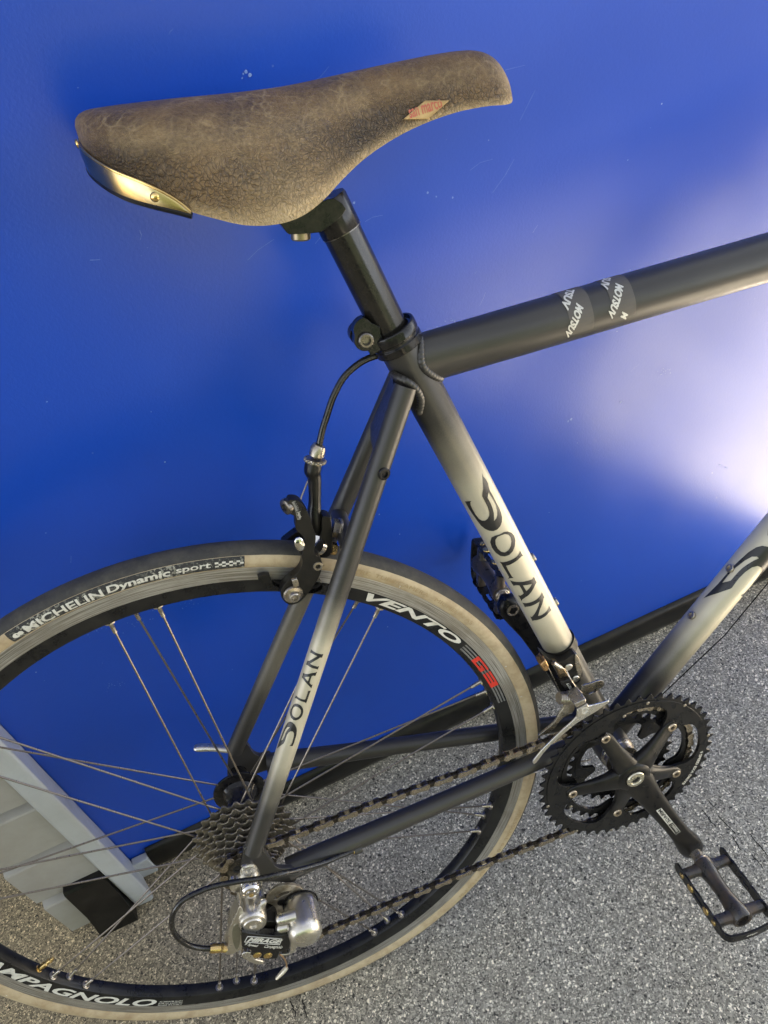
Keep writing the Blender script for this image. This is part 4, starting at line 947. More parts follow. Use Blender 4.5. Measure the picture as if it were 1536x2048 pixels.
mb = MB(); mb.prism(smooth2([(-13.1, -3.5), (-12.0, -13.6), (-15.6, -27.6), (-20.8, -40.7), (-25.9, -52.8), (-31.0, -68.2), (-37.1, -68.6), (-40.7, -70.1), (-46.3, -66.4), (-45.2, -61.3), (-40.8, -54.0), (-37.3, -46.4), (-35.1, -38.0), (-30.6, -28.5), (-25.5, -20.9), (-19.4, -12.7)], 3), -77, -93)
mb.build('cable_arm', M_alloy, rd, bevel=3.0, sharp=50)
mb = MB(); mb.prism(smooth2([(-26.3, -27.2), (-22.6, -26.3), (-22.3, -34.1), (-26.3, -48.3), (-32.1, -61.5), (-35.5, -63.5), (-34.3, -49.9), (-30.9, -36.7)], 3), -92.8, -93.6); mb.build('cable_arm_hollow', plain('grey_alloy', (.30,.29,.22), .35, metal=.8), rd, bevel=.3)
# outer and inner parallelogram plates with the printed label
pf = [(-18.7, -24.8), (-13.3, -30.7), (-6.2, -37.9), (2.3, -45.6), (10.0, -51.5), (20.0, -55.2), (14.8, -74.6), (13.3, -78.7), (4.6, -76.2), (1.5, -81.4), (-2.1, -85.5), (-8.2, -81.6), (-15.7, -74.7), (-20.2, -68.8), (-21.7, -63.4), (-19.3, -57.9), (-22.1, -51.8), (-25.4, -46.4)]
mb = MB(); mb.prism(pf, -96, -104); mb.build('parallelogram_plate', M_gloss, rd, bevel=.7)
mb = MB(); mb.prism(smooth2([(-3.3, -38.6), (4.9, -42.7), (10.6, -47.9), (9.9, -55.9), (7.1, -62.6), (-3.9, -56.5), (-7.2, -51.4)], 2), -80, -92); mb.prism([(-23.0, -47.6), (-14.5, -56.3), (5.2, -71.2), (6.2, -79.2), (-25.2, -54.7)], -86, -94); mb.build('parallelogram_plate', M_grip, rd, bevel=1)
mb = MB(); mb.prism(smooth2([(-33.5, -74.1), (-30.2, -71.2), (-24.1, -74.8), (-24.5, -86.5), (-20.1, -93.4), (-17.0, -99.4), (-21.9, -99.7), (-26.8, -94.2), (-31.8, -84.2)], 2), -84, -95); mb.build('parallelogram_base', M_alloy, rd, bevel=1.5, sharp=50)
for x, z in [(-16.4, -67.9), (-7.7, -75.1)]:
    mb = MB(); mb.turn([(4.3,0),(4.3,.8),(3.4,1.4),(.05,1.5)], (x,-103.6,z), (0,-1,0), 16); mb.box((x,-105.1,z),(4.6,.25,.9)); mb.box((x,-105.1,z),(.9,.24,4.6)); mb.build('limit_screw', M_brass, rd, sharp=35)
def plane_text(txt, p0, p1, y, h, m, par, shear=.25, bold=.03, name='lettering'):
    P0 = Vector(p0); P1 = Vector(p1); d = P1-P0; L = d.length; d.normalize(); n = Vector((-d.y, d.x))
    bm = text_bm(txt, h, L, shear, bold)
    def f(u, v): q = P0+d*u+n*v; return (q.x, y, q.y)
    return bend(bm, f).build(name, m, par, sharp=180)
a = [(-18.6, -40.7), (8.5, -63.6)]
plane_text('MIRAGE', a[0], a[1], -104.25, 5.6, M_white, rd, .3, .05)
fr_ = [(-15.7, -34.0), (11.7, -57.2), (7.0, -64.6), (-20.7, -40.3)]
mb = MB(); 
for i in range(4):
    q0, q1 = Vector((fr_[i][0],-104.25,fr_[i][1])), Vector((fr_[(i+1)%4][0],-104.25,fr_[(i+1)%4][1])); mb.tube([q0, q1], .38, 5)
mb.build('lettering', M_white, rd)
a = [(-22.2, -44.5), (-12.8, -55.0)]; plane_text('9 Speed', a[0], a[1], -104.25, 3.2, M_white, rd, .1, .03)
a = [(-7.4, -59.9), (7.2, -71.9)]; plane_text('Campagnolo', a[0], a[1], -104.25, 4.4, M_white, rd, .4, .015)
# lower knuckle barrel
lx, lz = 35.4, -54.4
mb = MB(); mb.turn([(15.5,-76),(16.5,-78),(16.9,-84),(16.9,-104),(16.2,-110),(13.8,-114),(9,-116.3),(.05,-117)], (lx,0,lz), (0,1,0), 40)
mb.build('knuckle', M_alloy, rd, sharp=50)
mb = MB(); mb.prism(smooth2([(19.0, -61.6), (24.2, -53.8), (27.1, -43.2), (29.1, -47.3), (24.2, -68.1), (18.5, -84.5), (13.0, -88.1), (6.8, -87.4), (3.3, -82.7), (12.2, -85.3)], 3), -92, -103); mb.build('knuckle_web', M_alloy, rd, bevel=2.0, sharp=50)
for c in ((980,910,48),(975,1000,44)):
    (x, z), = [[(22.5, -38.7)], [(18.8, -51.6)]][0 if c[1] == 910 else 1]
    mb = MB(); mb.tube([(x-6,-97,z+1),(x+9,-97,z-1.5)], [5.2,6.2], 16); mb.ball((x-6,-97,z+1), 5.2); mb.build('pivot_lug', M_alloy, rd, sharp=50)
mb = MB(); mb.turn([(15.9,-75.8),(17.6,-76),(17.6,-77.8),(16,-78)], (lx,0,lz), (0,1,0), 40, closed=True)
for i in range(44): a = 2*math.pi*i/44; mb.box((lx+17.4*math.cos(a),-76.9,lz+17.4*math.sin(a)), (1.2,1.6,1.2), Matrix.Rotation(-a, 3, 'Y'))
mb.build('tension_ring', M_black, rd)
# cage plates and jockey wheels
mb = MB(); mb.prism(smooth2([(6.3, -34.0), (8.6, -28.5), (12.1, -24.7), (18.8, -20.8), (24.5, -20.4), (30.2, -22.7), (37.5, -28.2), (41.8, -36.1), (43.8, -47.0), (43.1, -59.2), (38.0, -68.6), (28.2, -65.1), (21.9, -58.1), (11.9, -64.4), (8.1, -69.0), (10.9, -53.7), (9.5, -44.4), (6.5, -39.6)], 3), -72.6, -75.4, [smooth2([(13.5, -36.1), (16.8, -33.2), (22.9, -31.6), (29.1, -32.4), (31.9, -33.9), (28.7, -36.7), (23.3, -35.9), (18.9, -37.2), (15.4, -38.2)], 2)])
mb.build('cage_plate', plain('dirty_alloy', (.55,.49,.38), .34, metal=.85, dirt=(.2,.14,.08), dirt_amt=.8, scale=120), rd, bevel=.5)
(x, z), = [(18.7, -45.2)]
mb = MB(); mb.turn([(4.4,0),(4.4,1),(2.6,1.5),(2.4,.3),(.05,.3)], (x,-75.2,z), (0,-1,0), 16); mb.build('cage_bolt', M_grip, rd, sharp=30)
def capsule(x0,z0,x1,z1,r): 
    a = math.atan2(z1-z0, x1-x0); return [(x0+r*math.cos(a+math.pi/2+math.pi*i/10), z0+r*math.sin(a+math.pi/2+math.pi*i/10)) for i in range(11)]+[(x1+r*math.cos(a-math.pi/2+math.pi*i/10), z1+r*math.sin(a-math.pi/2+math.pi*i/10)) for i in range(11)]
for y0, y1 in ((-62.2,-64.0),(-51.2,-52.8)):
    mb = MB(); mb.prism(capsule(10,-74,20,-129,13), y0, y1, [circle(15,-101,8,16)]); mb.build('cage_plate', M_grip, rd, bevel=.4)
for x, z in ((10,-74),(20,-129)):
    mb = MB(); mb.prism([(x+a, z+b) for a, b in cog_poly(10, 2.6, 2.6)], -58.8, -56.8, [circle(x,z,4,14)]); mb.turn([(4,-62),(8,-62),(8,-53),(4,-53)], (x,0,z), (0,1,0), 18, closed=True); mb.build('jockey_wheel', M_black, rd)
# cable adjuster, cable tail with its crimped cap
aj = [(-57.0, -92.0, -49.4), (-54.3, -92.0, -50.7), (-49.0, -92.0, -53.6), (-47.3, -91.0, -56.0), (-44.2, -90.0, -60.0)]
mb = MB(); mb.tube(aj, [4.2,4.6,4.6,3.9,3.9], 16)
for k in range(4): q = Vector(aj[3]).lerp(Vector(aj[4]), k/4+.1); mb.turn([(3.9,-.6),(4.5,0),(3.9,.6)], q, Vector(aj[4])-Vector(aj[3]), 16)
mb.build('cable_adjuster', M_brass, rd, sharp=30)
tl = spline([(1.5, -100.0, -85.9), (3.5, -101.0, -91.4), (4.0, -102.0, -100.5), (2.4, -103.0, -106.5), (-0.3, -104.0, -108.8)], 5)
mb = MB(); mb.tube(tl, .85, 8); mb.build('cable_tail', plain('copper_cable', (.42,.27,.15), .35, metal=.8), rd)
cpn = [(2.9, -103.0, -106.9), (-1.6, -104.0, -109.3), (-5.5, -104.0, -112.7), (-11.2, -104.0, -117.0)]
mb = MB(); mb.tube(cpn, [2.6,2.9,2.5,1.9], 10, flat=.7); mb.build('cable_cap', plain('pale_cap', (.66,.60,.46), .35, metal=.5), rd, sharp=50)
# gear cable housing: loop from the adjuster up to the chain stay stop
hs = spline([(-56.1, -92.0, -49.8), (-64.7, -92.0, -42.9), (-73.7, -92.0, -29.3), (-77.8, -91.0, -10.5), (-75.2, -90.0, 5.9), (-66.9, -89.0, 19.8), (-53.5, -88.0, 28.5), (-30.7, -86.0, 28.6), (-7.7, -88.0, 26.2), (14.4, -89.5, 20.4), (32.3, -88.0, 14.2), (49.1, -80.0, -0.9), (72.4, -72.0, -14.6), (92.7, -66.0, -22.1), (101.0, -64.0, -24.8)], 6)
mb = MB(); mb.tube(hs, 2.6, 14); mb.build('gear_cable_housing', M_hous, bike)
sp0, sp1 = [(99.8, -63.0, -26.4), (110.2, -62.0, -28.1)]
mb = MB(); mb.tube([sp0, Vector(sp0).lerp(Vector(sp1), .25)], 3.0, 12, mi=0); mb.build('housing_ferrule', M_brass, bike)
mb = MB(); mb.tube([Vector(sp0).lerp(Vector(sp1), .2), sp1], [4.6, 4.4], 16); mb.box(Vector(sp0).lerp(Vector(sp1), .6)+Vector((0,1,5)), (9,5,6)); mb.at['fade'] = [0]*len(mb.v); mb.build('cable_stop', M_paint, fr, bevel=.8)
mb = MB(); mb.tube([sp1, (300,-36,-44), (385,-18,-84)], .65, 6); mb.build('gear_cable', M_steel, bike)
dc = [(501.1, -6.0, -41.4), (561.6, -6.0, 22.1), (611.7, -6.0, 76.2)]; dc1 = Vector(dc[2])+(Vector(dc[2])-Vector(dc[0]))*1.5
mb = MB(); mb.tube([(410,-5,-92)]+dc[1:]+[dc1], .75, 6); mb.build('gear_cable', M_black, bike)

# ---------------- front derailleur
fd = empty('front_derailleur', bike)
zc_ = 88.0; a_ = (zc_-ST.A.z)/ST.u.z
mb = MB(); mb.turn([(17.6,-6),(18.6,-6),(18.6,6),(17.6,6),(16.2,6),(16.2,-6)], ST.axis(a_), ST.u, 40, closed=True); mb.build('clamp_band', M_grip, fd, sharp=30)
mb = MB(); mb.prism(smooth2([(339.2, 109.3), (345.3, 99.4), (351.1, 93.2), (358.6, 89.4), (366.5, 91.6), (372.5, 93.8), (376.9, 91.1), (378.7, 80.4), (380.3, 64.7), (378.2, 54.6), (374.0, 52.2), (371.1, 49.3), (367.5, 54.4), (364.8, 70.1), (362.4, 73.6), (357.6, 78.3), (349.6, 90.2), (342.4, 96.6)], 2), -15, -26); mb.build('clamp_body', M_grip, fd, bevel=2.0, sharp=50)
mb = MB(); mb.prism(smooth2([(374.1, 94.0), (377.5, 86.8), (379.0, 71.3), (378.0, 57.4), (376.6, 55.5), (374.0, 66.0), (372.7, 79.1), (373.0, 88.0)], 2), -18, -27.5); mb.build('clamp_cap', M_steel, fd, bevel=1.5, sharp=50)
mb = MB(); mb.prism([(333.2, 102.3), (339.4, 107.5), (342.2, 97.5), (341.1, 92.3), (336.0, 92.6)], -20, -34); mb.build('cable_clamp', plain('coppery_alloy', (.46,.28,.13), .3, metal=.9, dirt=(.2,.1,.05)), fd, bevel=1.2, sharp=40)
mb = MB(); mb.prism(smooth2([(347.6, 93.9), (352.7, 93.2), (357.8, 85.2), (362.2, 75.0), (364.6, 64.7), (361.3, 64.5), (353.9, 69.6), (351.8, 83.0)], 2), -22, -30); mb.build('swing_arm', plain('bronze_alloy', (.28,.21,.13), .3, metal=.9, dirt=(.1,.07,.04)), fd, bevel=1.5, sharp=50)
mb = MB(); mb.prism([(351.2, 73.0), (362.1, 71.4), (368.4, 60.1), (374.0, 46.0), (371.8, 43.1), (363.1, 41.6), (360.3, 48.5), (355.4, 61.0)], -24, -36); mb.build('label_block', M_gloss, fd, bevel=.8)
q = [(357.0, 68.3), (360.0, 67.4), (367.4, 48.1), (364.3, 46.5)]
flat_poly(q, lambda u, v: (u, -36.25, v)).build('label_plate', M_white, fd, sharp=180)
a = [(357.7, 66.8), (364.9, 47.5)]; plane_text('MIRAGE', a[0], a[1], -36.5, 3.0, M_decal, fd, .2, .02)
a = [(363.9, 59.7), (367.9, 48.4)]; plane_text('9 SPEED', a[0], a[1], -36.4, 2.2, M_white, fd, .1, .02)
for x, z in [(365.2, 79.7), (371.6, 60.2)]:
    mb = MB(); mb.turn([(4.2,0),(4.2,.9),(3.4,1.5),(.05,1.6)], (x,-26.5,z), (0,-1,0), 18); mb.box((x,-28.1,z),(4.4,.25,.8)); mb.box((x,-28.1,z),(.8,.24,4.4)); mb.build('limit_screw', M_alloy, fd, sharp=35)
ck = [(347.4, -32.0, 98.2), (354.5, -32.0, 88.9)]; mb = MB(); mb.tube(ck, [2.3,2.3], 12); mb.build('cable_cap', M_alloy, fd, sharp=40)
ck = spline([(354.5, -32.0, 88.9), (360.8, -31.0, 80.7), (362.0, -36.5, 73.5), (366.4, -37.5, 60.7), (372.5, -38.0, 49.8)], 6); mb = MB(); mb.tube(ck, .6, 6); mb.build('cable_tail', M_steel, fd)
ck = [(342.4, -30.0, 92.2), (348.4, -28.0, 70.3), (354.3, -25.0, 45.1)]; mb = MB(); mb.tube(ck, .6, 6); mb.build('gear_cable', M_steel, fd)
ck = [(346.5, -40.0, 56.3), (355.9, -40.0, 51.9)]; mb = MB(); 
A_, B_ = Vector(ck[0]), Vector(ck[1])
for k in range(6): mb.turn([(6.0,-.8),(6.6,0),(6.0,.8)], A_.lerp(B_, k/5), B_-A_, 18)
mb.tube([A_, B_], 5.8, 16); mb.build('return_spring', M_steel, fd)
mb = MB(); mb.prism(smooth2([(346.5, 57.3), (354.3, 58.7), (358.7, 48.1), (360.7, 40.3), (358.9, 33.3), (350.2, 30.6), (342.6, 26.3), (337.3, 18.3), (332.4, 15.3), (322.5, 14.9), (318.0, 16.2), (323.6, 19.7), (333.3, 24.7), (339.0, 29.9), (343.6, 38.1), (349.3, 44.9)], 2), -40.5, -43); mb.prism(smooth2([(373.5, 56.6), (383.3, 55.8), (394.5, 55.7), (398.8, 49.9), (397.2, 45.5), (387.1, 41.7), (377.2, 42.1), (373.6, 48.0)], 2), -34, -36, [smooth2([(381.1, 43.5), (386.5, 43.6), (389.0, 41.9), (385.6, 40.1), (381.6, 40.2)], 2)])
mb.build('cage_plate', plain('cage_steel', (.46,.42,.34), .26, metal=.95, dirt=(.16,.12,.07), dirt_amt=.6, scale=100), fd, bevel=.5)
mb = MB(); mb.prism([(356.2, 53.7), (361.7, 54.8), (367.9, 56.3), (368.4, 53.0), (375.1, 51.7), (384.0, 50.6), (390.8, 50.3), (391.4, 47.9), (383.7, 44.4), (375.0, 40.8), (365.1, 38.3), (355.2, 34.9), (345.7, 30.0), (336.1, 24.2), (327.9, 19.4), (315.2, 8.8), (306.3, -1.3), (303.6, -2.2), (302.3, 0.8), (304.3, 4.4), (314.4, 14.6), (327.0, 24.3), (339.5, 33.1), (349.0, 38.8), (355.1, 43.6)], -57.4, -59.4); mb.build('cage_plate', M_alloy, fd, bevel=.6)
mb = MB(); mb.prism([(356.2, 53.7), (367.9, 56.3), (367.4, 62.2), (354.5, 60.4)], -38, -57.5); mb.build('cage_bridge', M_steel, fd, bevel=1.2)
em = [(361.0, 50.9), (362.1, 52.9), (365.9, 52.4), (367.9, 49.7), (367.1, 46.3), (363.7, 44.0), (361.6, 45.9)]
mb = MB(); E_ = [(x, -59.5, z) for x, z in em]; mb.tube(E_, .35, 5, closed=True); e2 = [Vector(p).lerp(Vector((sum(k[0] for k in E_)/7, -59.5, sum(k[2] for k in E_)/7)), .35) for p in E_]; mb.tube(e2, .3, 5, closed=True); mb.build('emblem', M_white, fd)

# ---------------- rear brake
rb = empty('brake', bike)
ZB = '560,960,7.875'
mb = MB(); mb.prism(smooth2([(147.4, 358.9), (152.2, 357.3), (155.4, 353.6), (157.1, 348.2), (158.2, 342.3), (158.4, 334.8), (158.2, 329.2), (158.8, 323.3), (158.4, 318.4), (156.0, 311.5), (153.3, 305.3), (154.1, 301.9), (156.4, 298.2), (157.3, 293.9), (156.5, 289.8), (154.0, 284.4), (150.3, 279.0), (145.6, 273.9), (139.0, 268.2), (132.6, 263.4), (128.1, 261.3), (122.9, 261.1), (118.6, 263.9), (116.3, 269.6), (116.2, 275.4), (118.8, 280.6), (123.4, 284.9), (128.6, 287.6), (133.6, 289.7), (137.8, 292.7), (140.8, 296.9), (142.3, 301.0), (143.0, 306.0), (145.8, 310.2), (148.1, 314.5), (149.2, 319.9), (147.8, 325.5), (145.4, 330.2), (145.2, 333.4), (146.6, 339.1), (147.2, 343.9), (145.5, 345.7), (143.5, 348.9), (143.3, 353.2), (145.0, 356.8)], 3), -15, -25)
arm = mb.build('brake_arm', M_grip, rb, bevel=3.2, sharp=55)
(x, z), = [(144.6, 351.8)]; dax = (Vector([(142.6, -25.0, 354.6)][0])-Vector((x,-20,z))).normalized()
mb = MB(); mb.turn([(6.6,-4),(7.0,0),(6.6,1.8),(5.2,2.6),(3.0,2.6),(2.6,.6),(.05,.6)], (x-1,-20,z), (-.85,-.5,.1), 28); mb.build('cable_anchor_bolt', M_dark, rb, sharp=30)
(x, z), = [(144.4, 316.8)]; mb = MB(); mb.ball((x,-24.6,z), 5.5, (.82,.35,1.35), 20); mb.build('pivot_cap', M_chrome, rb, sharp=180)
(x, z), = [(126.1, 271.8)]
mb = MB(); mb.turn([(8.4,-1),(8.8,.5),(8.2,2.0),(5.2,2.8),(4.9,5.6),(4.2,6.2),(2.8,6.2),(2.6,3.5),(.05,3.5)], (x,-25,z), (.1,-1,-.15), 28); mb.build('pad_bolt', M_steel, rb, sharp=30)
mb = MB(); mb.box((x+5,-26.5,z+12), (5,4,8)); mb.build('pad_washer', M_steel, rb, bevel=.8)
(x, z), = [(153.2, 290.9)]; mb = MB(); mb.turn([(4.3,0),(4.0,.8),(2.2,.9),(2.0,-1.5),(.05,-1.5)], (x,-25,z), (0,-1,0), 20); mb.build('grub_screw', M_steel, rb, sharp=30)
lab = [(148.2, 357.0), (151.7, 357.3), (152.4, 351.3), (151.4, 340.7), (150.8, 339.5), (148.3, 340.1), (149.3, 348.8), (149.1, 353.7)]
flat_poly(lab, lambda u, v: (u, -25.35, v)).build('label_plate', plain('dull_print', (.22,.21,.19), .4), rb, sharp=180)
a = [(150.2, 356.5), (151.3, 348.2)]; plane_text('MIRAGE', a[0], a[1], -25.6, 3.2, M_decal, rb, .1, .02)
q = [(149.8, 348.1), (152.1, 348.2), (151.2, 340.8), (148.8, 341.0)]; flat_poly(q, lambda u, v: (u, -25.5, v)).build('label_plate', M_decal, rb, sharp=180)
a = [(150.3, 347.4), (150.2, 341.3)]; plane_text('Campagnolo', a[0], a[1], -25.75, 2.6, M_white, rb, .2, .01)
mb = MB(); mb.prism(smooth2([(112.1, 291.0), (103.9, 293.2), (102.2, 290.5), (105.8, 284.9), (114.7, 278.6), (119.7, 272.4), (128.0, 273.3), (140.7, 273.8), (149.4, 272.1), (151.8, 268.0), (151.8, 263.8), (150.0, 260.9), (143.9, 259.8), (131.0, 263.6), (119.7, 272.4), (112.2, 281.7)], 2), -10.5, -16.5); mb.build('brake_pad', M_black, rb, bevel=1.5, sharp=50)
# second arm: cable hanger with adjuster, and the centre block in front of the bridge
mb = MB(); P0 = [(175.5, 0.0, 373.6), (174.9, 0.0, 372.0), (172.6, 0.0, 365.5), (172.0, -1.0, 358.2), (169.3, -2.0, 347.5), (166.5, -3.0, 337.7), (163.6, -4.0, 328.8), (161.9, -6.0, 319.3), (160.6, -8.0, 309.8)]
mb.tube(spline(P0, 4), [7.6,8.2,8.3,8.4,8.6,8.8,9.0,9.1,9.0,8.6,7.8,7.2,7.0,6.9,6.8,6.7,6.6,6.5,6.5,6.5,6.6,6.8,7.1,7.4,7.6,7.7,7.6,7.2,6.6,5.6,4.2,3,2], 8, flat=.8); mb.build('brake_arm', M_grip, rb, sharp=60)
mb = MB(); mb.prism(smooth2([(168.8, 328.9), (174.3, 326.6), (174.9, 322.5), (173.8, 314.5), (171.9, 306.0), (168.5, 294.6), (165.0, 289.8), (160.5, 289.9), (156.9, 291.6), (154.5, 295.2), (157.8, 299.3), (161.4, 308.6), (163.1, 313.2), (165.2, 317.0)], 2), -2, -14); mb.build('brake_centre_block', M_grip, rb, bevel=2.2, sharp=55)
mb = MB(); mb.prism(smooth2([(129.5, 297.8), (136.4, 301.4), (141.7, 303.6), (145.4, 304.3), (154.1, 301.7), (160.0, 292.6), (159.8, 282.9), (153.0, 279.8), (144.3, 291.6), (136.3, 294.6)], 2), 16, 26); mb.prism(smooth2([(154.4, 283.7), (163.7, 287.2), (176.4, 275.4), (171.5, 255.5), (160.0, 258.5), (154.9, 272.1)], 2), 14, 24); mb.build('brake_arm', M_black, rb, bevel=3, sharp=55)
A_, B_ = [Vector(k) for k in [(174.1, -4.0, 310.6), (180.3, -4.0, 306.7)]]
mb = MB(); mb.tube([A_, A_.lerp(B_, .8)], 8.2, 6); mb.tube([A_.lerp(B_, .8), B_], 9.4, 20)
for k in range(20): a = 2*math.pi*k/20; pass
mb.build('centre_nut', M_steel, rb, sharp=30)
A_, B_ = [Vector(k) for k in [(168.9, -8.0, 292.9), (172.8, -8.0, 291.1)]]; mb = MB(); mb.tube([A_, B_], 5.4, 6); mb.build('pivot_nut', M_brass, rb, sharp=30)
A_, B_ = [Vector(k) for k in [(156.4, -14.0, 305.1), (159.3, -10.0, 300.2)]]; mb = MB(); mb.tube([A_, B_], 8, 16); mb.build('pivot_washer', M_chrome, rb, sharp=30)
aj = [(183.8, 0.0, 385.6), (181.6, 0.0, 383.0), (179.2, 0.0, 378.0), (178.2, 0.0, 376.2), (177.4, 0.0, 375.2), (176.1, 0.0, 372.2)]
mb = MB(); mb.tube([aj[0], aj[1], aj[2], aj[3]], [5.0,6.4,6.4,4.6], 20); A_ = Vector(aj[4]); B_ = Vector(aj[5]); mb.tube([A_, B_], 8.0, 24)
for k in range(16):
    a = 2*math.pi*k/16; u = (B_-A_).normalized(); o_ = u.orthogonal().normalized(); mb.ball((A_+B_)/2+o_*(8.2*math.cos(a))+u.cross(o_)*(8.2*math.sin(a)), 1.5, n=6)
mb.build('barrel_adjuster', M_steel, rb, sharp=40)
ck = [(166.6, 2.0, 357.0), (155.0, -6.0, 345.4)]; mb = MB(); A_, B_ = Vector(ck[0]), Vector(ck[1]); mb.tube([A_+(A_-B_)*.25, B_+(B_-A_)*.3], .85, 8); mb.build('brake_cable', M_steel, rb)
hs = spline([(254.3, 2.0, 442.4), (246.1, 1.0, 443.9), (235.5, 0.0, 443.6), (224.4, 0.0, 439.8), (214.3, 0.0, 433.3), (204.0, 0.0, 421.5), (196.4, 0.0, 409.5), (189.2, 0.0, 397.6), (182.9, 0.0, 384.6)], 6)
mb = MB(); mb.tube(hs, 2.7, 14); mb.build('brake_cable_housing', M_hous, bike)

# ---------------- seat post, collar, saddle
post = ftube('seatpost', SP, -40, 96, [(0,0)], r=lambda a: 14.0, n=48, par=bike); post.data.materials.clear(); post.data.materials.append(M_post)
tp = SP.at
mb = MB(); mb.turn([(14.6,96),(14.9,97),(14.9,118),(14.2,120),(.05,120)], SP.A, SP.u, 40); mb.build('post_head', M_gloss, post, sharp=30)
mb = MB(); mb.turn([(14.6,95.2),(14.75,95.3),(14.75,95.9),(14.6,96)], SP.A, SP.u, 40, closed=True); mb.build('post_ring', M_dark, post)
mb = MB(); mb.prism(smooth2([(193.1, 560.3), (197.8, 556.4), (200.5, 550.2), (204.5, 548.5), (221.7, 545.3), (226.5, 546.5), (234.8, 549.4), (243.8, 555.5), (238.2, 563.0), (232.5, 564.3), (215.9, 562.9), (202.8, 563.4)], 2), -15, 15); mb.build('saddle_clamp', M_gloss, post, bevel=2.0, sharp=50)
A_, B_ = [Vector(k) for k in [(211.2, 0.0, 546.4), (210.1, 0.0, 541.0)]]; mb = MB(); mb.turn([(7.0,-8),(7.0,(B_-A_).length-1),(6.2,(B_-A_).length),(.05,(B_-A_).length)], A_, B_-A_, 20)
mb.build('clamp_bolt', plain('bronze_bolt', (.33,.27,.17), .35, metal=.8, dirt=(.1,.08,.05)), post, sharp=30)
col = MB(); c0 = ST.axis((447-ST.A.z)/ST.u.z)
col.turn([(14.6,-1),(19.3,-1),(19.9,-.2),(19.9,5.2),(18.9,6.2),(18.9,8),(19.9,9),(19.9,16),(19.3,17),(17.4,17),(17.4,15),(14.6,15)], c0, ST.u, 48, closed=True)
back = Vector((-.96,0,-.275)); cb = c0+ST.u*8
ctr = Vector([(237.3, -14.0, 462.9)][0])
for s_ in (-1, 1):
    ax0 = Vector((ctr.x, s_*3.2 if s_ > 0 else -3.2, ctr.z)); ax1 = Vector((ctr.x, s_*12.5, ctr.z))
    col.tube([ax0, ax1], 8.6, 24)
    col.box(((ctr.x+c0.x-14)/2, s_*7.8, (ctr.z+cb.z-5)/2+1), (14, 9, 12), Matrix.Rotation(R(-16), 3, 'Y'))
col.prism(smooth2([(230.3, 473.3), (233.3, 477.5), (239.7, 479.6), (244.3, 474.1), (249.7, 469.4), (249.1, 463.7), (244.8, 456.8), (240.1, 455.2), (235.7, 456.2), (231.6, 460.7), (230.0, 467.6)], 2), -12.6, -4)
colo = col.build('seat_collar', M_gloss, bike, bevel=.5, sharp=35)
mb = MB(); mb.turn([(6.0,0),(6.2,.8),(5.8,2.4),(4.9,3.0),(3.6,3.0),(3.2,.2),(.05,.2)], (ctr.x,-12.6,ctr.z), (0,-1,0), 24); mb.build('collar_bolt', M_dark, colo, sharp=30)
# saddle shell: lofted cross-sections from cantle to nose
X0 = 92.0
st_w = [(0,8),(2,22),(6,34),(12,44),(20,53),(32,61.5),(46,67.5),(62,71),(80,73),(98,72.5),(114,69),(130,61),(146,50.5),(162,41),(178,34),(196,28.5),(216,25),(236,23.3),(252,22.6),(262,21.8),(270,20),(276,17),(280,12.5),(282.2,6)]
st_t = [(0,640),(2,643.2),(6,645.6),(12,646.4),(20,646),(32,645),(46,643.6),(62,642),(80,640),(98,638.2),(114,636.8),(130,635.6),(146,634.8),(162,634.2),(178,633.6),(196,633),(216,632.2),(236,631.2),(252,629.8),(262,627.8),(270,624.2),(276,618.5),(280,611),(282.2,604)]
st_b = [(0,618),(2,615),(6,610.5),(12,605),(20,599.5),(32,593.5),(46,587),(62,578.5),(80,570),(98,566),(114,566.2),(130,570.5),(146,577.5),(162,583.8),(178,588.6),(196,592.6),(216,595.4),(236,596.6),(252,596.0),(262,595.0),(270,593.8),(276,593.2),(280,594.5),(282.2,598)]
def cr(tab, x):
    n = len(tab)
    for i in range(n-1):
        if x <= tab[i+1][0]:
            g = lambda j: tab[min(max(j,0),n-1)]
            (xa,a),(xb,b),(xc,c),(xd,d) = g(i-1),g(i),g(i+1),g(i+2)
            t = (x-xb)/(xc-xb) if xc > xb else 0
            m0 = (c-a)/max(1e-6,(xc-xa))*(xc-xb); m1 = (d-b)/max(1e-6,(xd-xb))*(xc-xb)
            return (2*t**3-3*t*t+1)*b+(t**3-2*t*t+t)*m0+(-2*t**3+3*t*t)*c+(t**3-t*t)*m1
    return tab[-1][1]
xs = [0,.6,1.3,2,3,4.2,6,8,10,12.5,15.5,19,23,28,34]+[34+i*4.0 for i in range(1, 57)]+[261,264,267,269.5,272,274,276,277.6,279,280,280.9,281.6,282.2]
NP = 56; rows = []; wear = []; topv = []; grime = []
